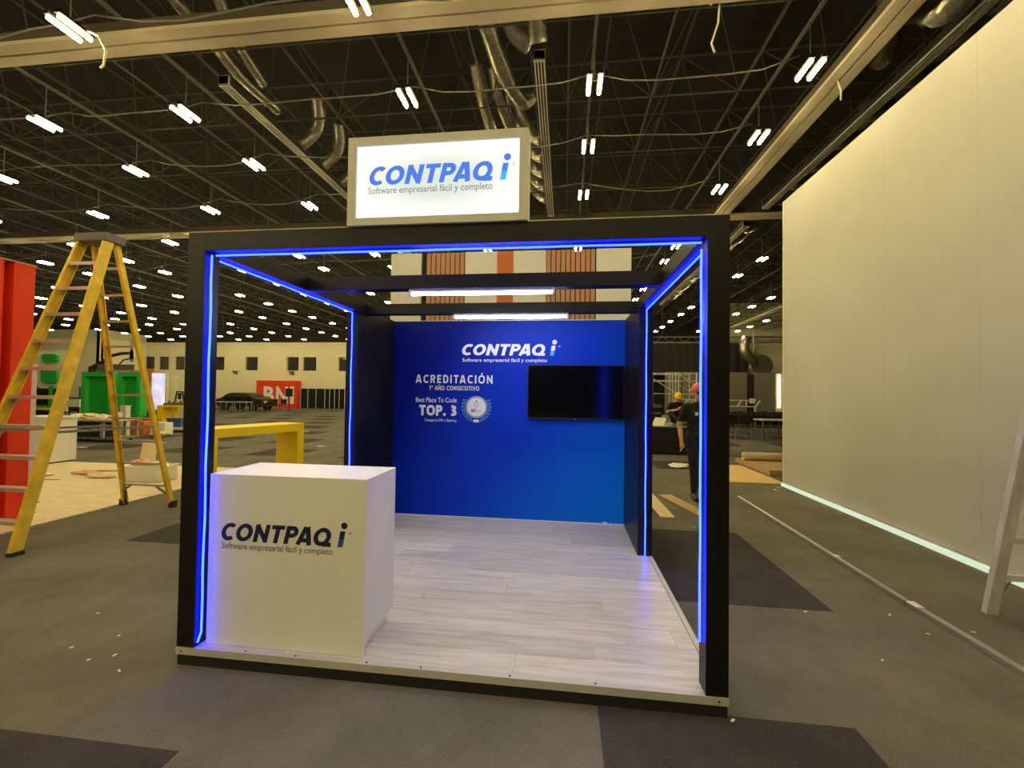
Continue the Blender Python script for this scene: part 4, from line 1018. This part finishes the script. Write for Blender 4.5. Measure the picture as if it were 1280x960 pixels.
# ------------------------------------------------------------------ right background: stage area
g = thing('lighting_truss', 'grey box truss hung high across the far stage', 'truss', (12.5, 29, 5.3))
for y_ in (28.85, 29.2):
    for z_ in (5.28, 5.66): MB().cone((4, y_, z_), (22, y_, z_), .035, .035, 8).build('chord', M['alu'], g)
q = MB()
for i in range(36):
    x_ = 4+i*.5; q.cone((x_, 28.85, 5.28 if i % 2 else 5.66), (x_+.5, 28.85, 5.66 if i % 2 else 5.28), .018, .018, 5)
q.build('lacing', M['alu'], g)['kind'] = 'stuff'
for x_ in (5, 9, 13, 17, 21): MB().cone((x_, 29, 5.66), (x_, 29, 8.3), .02, .02, 6).build('hanger', M['cable'], g)
g = thing('stage_curtain', 'black stage curtain hanging below the far truss', 'curtain', (10.5, 29.0, 3))
q = MB(); n = 60
pts = [(4.6+10.0*i/n, 28.85+.03*math.sin(i*1.9)) for i in range(n+1)]
q.prism(pts + [(x_, y_+.04) for x_, y_ in reversed(pts)], 'z', 3.0, 5.25); q.build('cloth', M['black_cloth'], g)
MB().cone((4.5, 28.85, 5.225), (14.7, 28.85, 5.225), .03, .03, 8).build('rail', M['steel'], g)
g = thing('grey_stage_wall', 'grey stage wall with a dark upright slot behind the chair rows', 'stage wall', (12, 26, 0))
for a, b in ((8.55, 9.55), (9.6, 11.5), (11.53, 13.45), (13.9, 15.1)): MB().box(a, 26, 0, b, 26.1, 3.06).build('panel', M['grey_panel'], g)
MB().box(13.45, 26.05, 0, 13.9, 26.1, 2.9).build('slot', M['black_matte'], g)
MB().box(13.6, 25.95, 1.15, 13.9, 26.05, 1.45).build('control_box', M['paper'], g)
g = thing('bulb_column', 'upright column of warm glowing bulbs at the end of the stage wall', 'light column', (15.3, 26, 0))
MB().box(15.12, 26, 0, 15.5, 26.1, 3.0).build('backing', M['cream'], g)
for i in range(15): MB().ball((15.3, 25.95, .95+i*.14), .048, 10, 7, (1.7, 1, .75)).build('bulb', M['bulb'], g, smooth=True)
g = thing('drum_fan', 'big round grey drum fan on a pole above the stage wall', 'fan', (14.9, 27.6, 0))
MB().lathe([(.62, -.2), (.70, -.2), (.72, 0), (.70, .2), (.62, .2), (.60, 0)], (14.9, 27.6, 3.6), 24, 'y').build('drum', M['foil'], g, smooth=True)
MB().lathe([(.04, -.05), (.14, -.12), (.16, .05), (.02, .1)], (14.9, 27.6, 3.6), 14, 'y').build('hub', M['white_paint'], g)
for i in range(5):
    a = i*2*PI/5; MB().obox((14.9+.14*math.cos(a), 27.6, 3.6+.14*math.sin(a)), (14.9+.58*math.cos(a), 27.6, 3.6+.58*math.sin(a)), (-.12*math.sin(a), .05, .12*math.cos(a)), (0, .008, 0)).build('blade', M['grey_plastic'], g)
MB().cone((14.55, 27.75, 0), (14.55, 27.75, 6), .05, .05, 8).build('pole', M['steel'], g)
MB().box(14.2, 27.4, 0, 14.9, 28.1, .06).build('base', M['steel'], g)
duct([(13.9, 27.3, 5.4), (13.75, 27.2, 4.9), (13.8, 27.2, 4.4), (14.2, 27.3, 4.0), (14.4, 27.4, 3.8)], .30, 'curved silver duct above the round drum fan', GD)
g = thing('scaffold_tower', 'grey tube scaffold tower behind the seated worker', 'scaffold', (7.2, 20.5, 0))
for x_ in (6.6, 7.7, 7.85):
    for y_ in (20, 21.2): MB().cone((x_, y_, 0), (x_, y_, 2.72), .03, .03, 8).build('upright', M['alu'], g)
for z_ in (.5, 1.65, 2.3, 2.66):
    for y_ in (20, 21.2): MB().cone((6.6, y_, z_), (8.7, y_, z_), .025, .025, 8).build('ledger', M['alu'], g)
for a, b in (((6.6, 20, 2.4), (7.7, 20, 1.7)), ((7.85, 20, 2.6), (8.7, 20, 2.1)), ((7.85, 20, 2.1), (8.7, 20, 1.6))): MB().cone(a, b, .022, .022, 8).build('brace', M['alu'], g)
for y_ in (20, 21.2): MB().cone((8.7, y_, 0), (8.7, y_, 2.72), .03, .03, 8).build('upright', M['alu'], g)
g = thing('white_stage_rail', 'low white truss rail behind the chair rows', 'rail', (11, 21.5, 0))
for z_ in (1.02, 1.34): MB().box(8.0, 21.48, z_, 12.1, 21.53, z_+.05).build('chord', M['white_paint'], g)
for i in range(10): MB().bar((8.03+i*.45, 21.5, 1.04), (8.03+i*.45+(.22 if i % 2 else 0), 21.5, 1.36), .025).build('strut', M['white_paint'], g)
for x_ in (8.05, 10.0, 12.05): MB().box(x_-.03, 21.47, 0, x_+.03, 21.53, 1.02).build('post', M['white_paint'], g)
for r_ in range(5):
    for i in range(9):
        put_chair(8.2+i*.56+r_*.03, 14.6+r_*1.0, rg.uniform(-.08, .08), 'black stacking chair, %s from the left in the %s row facing the stage' % (ORD[i], ORD[r_]), 'black chair rows facing the stage')
g = thing('folding_table', 'light-topped folding table in front of the chair rows at the partition end', 'table', (9.9, 13.9, 0))
MB().box(9.0, 13.6, .74, 10.9, 14.3, .78).build('tabletop', M['alu_trim'], g)
for x_ in (9.05, 9.85, 10.8):
    for y_ in (13.65, 14.25): MB().box(x_-.02, y_-.02, 0, x_+.02, y_+.02, .74).build('leg', M['steel'], g)
MB().box(9.05, 13.64, .22, 10.8, 13.67, .25).build('stretcher', M['steel'], g)
# black stage case with the things on it
g = thing('black_stage_case', 'large black case the worker in the yellow helmet sits on', 'case', (5, 10.4, 0))
MB().box(3.7, 9.65, .03, 6.2, 11.3, .745).build('body', M['black_matte'], g, bevel=.01)
MB().box(3.69, 9.64, .725, 6.21, 11.31, .75).build('edge_profile', M['steel'], g)
MB().box(3.75, 9.7, 0, 6.15, 11.25, .03).build('base', M['black_matte'], g)
g = thing('cream_sheet', 'cream folded sheet lying on the black case left of the seated worker', 'sheet', (4.9, 9.95, .75))
MB().obox((4.72, 9.85, .755), (4.86, 10.1, .95), (.15, 0, -.01), (0, .006, .004)).build('sheet', M['paper'], g); MB().box(4.62, 9.78, .751, 4.98, 9.9, .757).build('flap', M['paper'], g)
for i, (x0, y0, x1, y1, z0, z1, lb) in enumerate([(4.3, 10.4, 4.95, 11.0, .75, 1.12, 'lower black equipment box left of the seated worker'), (4.35, 10.5, 5.0, 11.0, 1.12, 1.30, 'upper black equipment box left of the seated worker'), (5.95, 10.5, 6.19, 11.1, .75, 1.22, 'black equipment box right of the seated worker')]):
    g = thing('equipment_box', lb, 'equipment box', ((x0+x1)/2, (y0+y1)/2, z0))
    MB().box(x0, y0, z0+.001, x1, y1, z1-.001).build('body', M['black_lam'], g, bevel=.01); MB().box(x0+.03, y0-.006, z1-.07, x1-.03, y0, z1-.04).build('trim', M['steel'], g)

# ------------------------------------------------------------------ people
def figure(root, balls, bones, hands, region, mats, voxel=.011):
    mb = MB()
    for c_, r_, sc in balls: mb.ball(c_, r_, 16, 11, sc)
    for a, b, r0, r1 in bones:
        mb.cone(a, b, r0, r1, 14); mb.ball(a, r0, 14, 9); mb.ball(b, r1, 14, 9)
    for wrist, dirv, side, curl, r_ in hands:
        d = Vector(dirv).normalized(); s = (Vector(side)-d*Vector(side).dot(d)).normalized(); n = d.cross(s)
        wv = Vector(wrist); palm = wv+d*.085
        mb.cone(wv, palm, .030, .040, 12); mb.ball(wv+d*.05, .042, 12, 9, (1, 1, 1))
        for i, (o, L) in enumerate([(-.030, .068), (-.010, .078), (.011, .074), (.030, .058)]):
            p0 = wv+d*.075+s*o; p1 = p0+(d*math.cos(curl*.4)+n*math.sin(curl*.4))*L*.55
            p2 = p1+(d*math.cos(curl)+n*math.sin(curl))*L*.5
            mb.cone(p0, p1, .0115, .0105, 8); mb.ball(p1, .0105, 8, 6); mb.cone(p1, p2, .0105, .009, 8); mb.ball(p2, .009, 8, 6)
        t0 = wv+d*.03-s*.03; t1 = t0+(d*.6-s*.8).normalized()*.045; t2_ = t1+(d*.9-s*.2+n*.3).normalized()*.032
        mb.cone(t0, t1, .015, .012, 8); mb.ball(t1, .012, 8, 6); mb.cone(t1, t2_, .012, .010, 8); mb.ball(t2_, .010, 8, 6)
    o = mb.build('body', list(mats), root, fix=True)
    md = o.modifiers.new('skin', 'REMESH'); md.mode = 'VOXEL'; md.voxel_size = voxel
    ms = o.modifiers.new('smooth', 'SMOOTH'); ms.factor = .5; ms.iterations = 2
    dg = bpy.context.evaluated_depsgraph_get(); me = bpy.data.meshes.new_from_object(o.evaluated_get(dg))
    o.modifiers.clear(); o.data = me
    me.materials.clear()
    for q in mats: me.materials.append(q)
    og = ORI[root]
    for poly in me.polygons:
        poly.material_index = region(poly.center+og); poly.use_smooth = True
    return o
def helmet(root, c, r, tilt, m):
    h = MB(); n = 20
    prof = [(r*1.0, 0), (r*1.02, .03), (r*.95, r*.45), (r*.72, r*.80), (r*.4, r*.97), (.005, r*1.02)]
    h.lathe(prof, (0, 0, 0), n)
    br = [(math.cos(2*PI*i/n)*r*1.12, math.sin(2*PI*i/n)*r*1.12-(.05 if math.sin(2*PI*i/n) < -.3 else 0)*-math.sin(2*PI*i/n)) for i in range(n)]
    h.prism(br, 'z', -.006, .006)
    for a in (-.03, 0, .03): h.tube([(a, -r*.98, .03), (a, -r*.74, r*.80), (a, 0, r*1.04), (a, r*.74, r*.80), (a, r*.98, .03)], .008, 6)
    R = Matrix.Rotation(tilt, 4, 'X'); h.v = [tuple(R @ Vector(v)+Vector(c)) for v in h.v]
    return h.build('hard_hat', m, root, smooth=True)
def face(root, c, fwd, r=.10):
    """eyes, brows and mouth set into the head at c looking along fwd"""
    f = Vector(fwd).normalized(); s = f.cross(Vector((0, 0, 1))).normalized(); u = s.cross(f); c = Vector(c)
    for a in (-1, 1):
        e = c+f*r*.86+s*a*.034+u*.010
        MB().ball(e, .013, 10, 7).build('eye', M['eye'], root, smooth=True)
        MB().bar(e+s*-.02+u*.022+f*.004, e+s*.02+u*.022+f*.004, .004, .005).build('eyebrow', M['hair'], root)
    MB().bar(c+f*r*.93-u*.052-s*.022, c+f*r*.93-u*.052+s*.022, .006, .006).build('mouth', M['lip'], root)
def head_balls(c, fwd, up=(0, 0, 1)):
    f = Vector(fwd).normalized(); s = f.cross(Vector((0, 0, 1))).normalized(); u = s.cross(f); c = Vector(c)
    out = [(c+u*.03, .098, (.80, .95, 1.0)), (c+f*.018-u*.045, .075, (.82, .88, .9)), (c+f*.10-u*.012, .016, (.9, 1.2, 1.3)), (c+f*.086-u*.088, .026, (1, 1, .8))]
    for a in (-1, 1): out.append((c+s*a*.080-u*.005, .026, (.4, .9, 1.2)))
    return out
# the worker walking towards the booth
wk = thing('person', 'worker in black clothes and pink hard hat walking behind the right booth post', 'person', (4.24, 4.75, 0))
fw = Vector((-.05, -1, -.03)); hc = Vector((4.245, 4.66, 1.60))
bones = [((4.25, 4.72, 1.46), (4.245, 4.68, 1.54), .055, .055),
         ((4.06, 4.72, 1.40), (3.985, 4.76, 1.12), .062, .048), ((3.985, 4.76, 1.12), (3.99, 4.66, .86), .044, .030),
         ((4.44, 4.72, 1.40), (4.52, 4.78, 1.12), .062, .048), ((4.52, 4.78, 1.12), (4.53, 4.70, .86), .044, .030),
         ((4.155, 4.74, .92), (4.16, 4.64, .50), .092, .066), ((4.16, 4.64, .50), (4.165, 4.62, .10), .062, .046),
         ((4.335, 4.76, .92), (4.35, 4.84, .50), .092, .066), ((4.35, 4.84, .50), (4.36, 5.02, .12), .062, .046),
         ((4.165, 4.64, .055), (4.155, 4.44, .042), .050, .042), ((4.36, 5.03, .075), (4.37, 4.87, .042), .050, .042),
         ((4.08, 4.73, 1.39), (4.42, 4.73, 1.39), .075, .075)]
balls = head_balls(hc, fw) + [((4.25, 4.73, 1.28), .19, (.98, .62, 1.05)), ((4.25, 4.75, 1.10), .165, (.98, .66, 1.1)), ((4.245, 4.755, .95), .17, (1.02, .70, .75))]
def reg_w(c_):
    if c_.z > 1.475 and abs(c_.x-4.25) < .14: return 0
    arm = c_.x < 4.045 or c_.x > 4.46
    if arm and c_.z < 1.20: return 0 if c_.z < 1.17 else 1
    if c_.z < .10 or (c_.z < .12 and c_.y < 4.55): return 3
    return 2 if c_.z < .98 else 1
figure(wk, balls, bones, [((3.99, 4.66, .86), (.12, -.18, -1), (0, -1, -.1), .9, 1), ((4.53, 4.70, .86), (-.08, -.15, -1), (0, -1, -.1), .9, 1)], reg_w, (M['skin'], M['shirt'], M['trouser'], M['shoe']))
helmet(wk, (4.245, 4.67, 1.655), .112, .06, M['hat_pink']); face(wk, hc, fw)
MB().box(4.17, 4.592, 1.275, 4.215, 4.60, 1.325).build('badge', M['paper'], wk)
q = MB(); q.tube([(4.18, 4.625, 1.46), (4.2, 4.60, 1.40), (4.2, 4.585, 1.33)], .005, 5); q.build('lanyard', M['shirt'], wk)
# the seated worker looking at his phone
st = thing('person', 'worker in yellow hard hat and black clothes sitting on the black case with a phone', 'person', (5.45, 10.7, .75))
hc = Vector((5.46, 10.62, 1.49)); fw = Vector((.05, -.85, -.5))
bones = [((5.45, 10.78, 1.36), (5.46, 10.66, 1.43), .055, .055), ((5.28, 10.77, 1.30), (5.62, 10.77, 1.30), .075, .075),
         ((5.26, 10.77, 1.30), (5.13, 10.58, 1.10), .062, .050), ((5.13, 10.58, 1.10), (5.38, 10.42, 1.17), .045, .032),
         ((5.64, 10.77, 1.30), (5.77, 10.58, 1.10), .062, .050), ((5.77, 10.58, 1.10), (5.56, 10.42, 1.17), .045, .032),
         ((5.36, 10.72, .86), (5.16, 10.30, 1.08), .092, .066), ((5.16, 10.30, 1.08), (5.36, 10.15, .83), .062, .046),
         ((5.55, 10.72, .86), (5.74, 10.28, .93), .092, .066), ((5.74, 10.28, .93), (5.50, 10.12, .82), .062, .046),
         ((5.36, 10.15, .81), (5.52, 10.06, .795), .046, .040), ((5.50, 10.16, .81), (5.34, 10.02, .795), .046, .040)]
balls = head_balls(hc, fw) + [((5.45, 10.78, 1.16), .185, (.98, .66, 1.1)), ((5.455, 10.79, .98), .17, (1, .70, 1.0)), ((5.455, 10.76, .885), .17, (1.08, .85, .72))]
def reg_s(c_):
    d = c_-Vector((5.46, 10.62, 1.49))
    if c_.z > 1.385 and abs(c_.x-5.46) < .12 and c_.y < 10.78: return 0
    fore = c_.z > 1.03 and c_.y < 10.56 and abs(c_.x-5.46) < .36 and c_.z < 1.30
    if fore and not (c_.x < 5.25 and c_.z < 1.075+.0) : 
        kn = (c_-Vector((5.16, 10.30, 1.08))).length < .10
        if not kn: return 0
    if c_.y < 10.20 and c_.z < .86: return 3
    if c_.z < .96 or c_.y < 10.45: return 2
    return 1
figure(st, balls, bones, [((5.38, 10.42, 1.17), (.6, -.35, .45), (-.3, -.2, 1), 1.0, 1), ((5.56, 10.42, 1.17), (-.6, -.35, .45), (.3, -.2, 1), 1.0, 1)], reg_s, (M['skin'], M['shirt'], M['trouser2'], M['shoe']))
helmet(st, (5.46, 10.61, 1.545), .115, .42, M['hat_yellow']); face(st, hc, fw)
tag(MB().obox((5.475, 10.352, 1.17), (5.475, 10.318, 1.30), (.036, 0, 0), (0, .004, .002)).build('phone', M['tv_body']), 'dark phone held in both hands by the seated worker', 'phone')

# ------------------------------------------------------------------ boards and bars on the floor at the right
g = thing('plywood_sheet', 'golden plywood sheet lying flat by the end of the white partition', 'plywood sheet', (5.6, 7, 0))
MB().box(4.95, 6.05, .004, 6.16, 8.05, .020).build('sheet', M['ply2'], g)
g = thing('board_stack', 'brown boards stacked flat behind the partition end', 'board stack', (7.3, 8, 0))
for i in range(3): MB().box(6.28+i*.01, 6.95+i*.02, .004+i*.032, 8.6, 8.7, .034+i*.032).build('board', M['mdf'], g)
g = thing('film_roll', 'pale roll of wrapping lying across the brown boards', 'roll', (7.4, 8.35, .19))
MB().cone((6.33, 8.35, .192), (8.5, 8.42, .192), .092, .092, 18).build('roll', M['cloth_cream'], g, smooth=False)
MB().cone((6.32, 8.35, .192), (6.34, 8.35, .192), .035, .035, 12).build('core', M['mdf'], g)
crumple('paper_sheet', (4.72, 7.7, .001), .16, M['paper'], 'white crumpled sheet on the floor behind the walking worker', 'paper', (1.3, 1.5, .22), 40)
tag(MB().obox((3.335, 2.95, .0115), (3.555, 5.15, .0115), (.095, 0, 0), (0, 0, .009)).build('pine_strip', M['pine']) if 0 else MB().obox((3.52, 3.50, .0115), (3.50, 5.0, .0115), (.092, 0, 0), (0, 0, .009)).build('pine_strip', M['pine']), 'pale pine strip lying on the carpet, nearer the booth', 'timber')
tag(MB().obox((4.05, 3.62, .0115), (3.77, 4.78, .0115), (.095, .022, 0), (0, 0, .009)).build('brown_strip', M['pine2']), 'brown timber strip lying on the carpet beside the pale one', 'timber')
g = thing('metal_profile', 'long aluminium bar lying along the partition, farther length', 'metal bar', (4.83, 3.1, 0))
MB().bar((4.885, 4.83, .018), (4.805, 1.42, .018), .022, .017).build('bar', M['alu'], g, bevel=.003)
MB().box(4.80, 2.30, .0355, 4.86, 2.36, .038).build('tape', M['paper'], g)
g = thing('metal_profile', 'long aluminium bar lying along the partition, nearer length', 'metal bar', (4.82, .5, 0))
MB().bar((4.81, 1.40, .018), (4.835, -.6, .018), .024, .017).build('bar', M['alu'], g, bevel=.003)
MB().box(4.78, 1.30, .0355, 4.84, 1.40, .0385).build('tape', M['paper'], g)
sc = [(8, 831, 'leftmost'), ]
S = [(-.52, -.04, 'at the far left of the front carpet'), (-.42, .02, 'second at the far left of the front carpet'), (-.25, -.10, 'just right of the far left scraps'), (-1.02, .42, 'left of the booth post'), (-.60, .20, 'lower left of the booth'), (-.75, .05, 'between the left scraps and the booth'),
     (4.55, 1.22, 'right of the dark carpet square, upper'), (4.62, .98, 'right of the dark carpet square'), (4.10, .62, 'right of the booth corner'), (4.95, 1.05, 'beyond the metal bar'), (3.96, 1.18, 'at the dark square corner'), (5.75, 5.55, 'near the partition end'), (4.2, 3.45, 'near the brown strip'), (3.75, 3.15, 'under the two timber strips'), (5.9, 5.75, 'at the partition foot'), (3.015, -.012, 'at the booth front corner')]
for i, (x_, y_, wh) in enumerate(S):
    s = .011 if i not in (11, 14) else .03; a = i*1.3
    q = MB().obox((x_-s*math.cos(a), y_-s*math.sin(a), .0045), (x_+s*math.cos(a), y_+s*math.sin(a), .007), (-.5*s*math.sin(a), .5*s*math.cos(a), 0), (0, 0, .0015))
    tag(q.build('paper_scrap', M['paper']), 'tiny white paper scrap on the carpet %s' % wh, 'paper scrap', 'paper scraps on the carpet')
for i, (x_, y_) in enumerate([(-10.3, 7.6), (-9.3, 8.9), (-6.0, 9.6), (-7.6, 13.2), (-11, 14.5), (-4.6, 9.2)]):
    tag(MB().obox((x_-.09, y_, .004), (x_+.09, y_+.03, .007), (0, .07, 0), (0, 0, .002)).build('paper_scrap', M['paper']), 'white paper sheet on the far carpet, %s from the left' % ORD[sorted([-10.3, -9.3, -6.0, -7.6, -11, -4.6]).index(x_)], 'paper scrap', 'paper sheets on the far carpet')
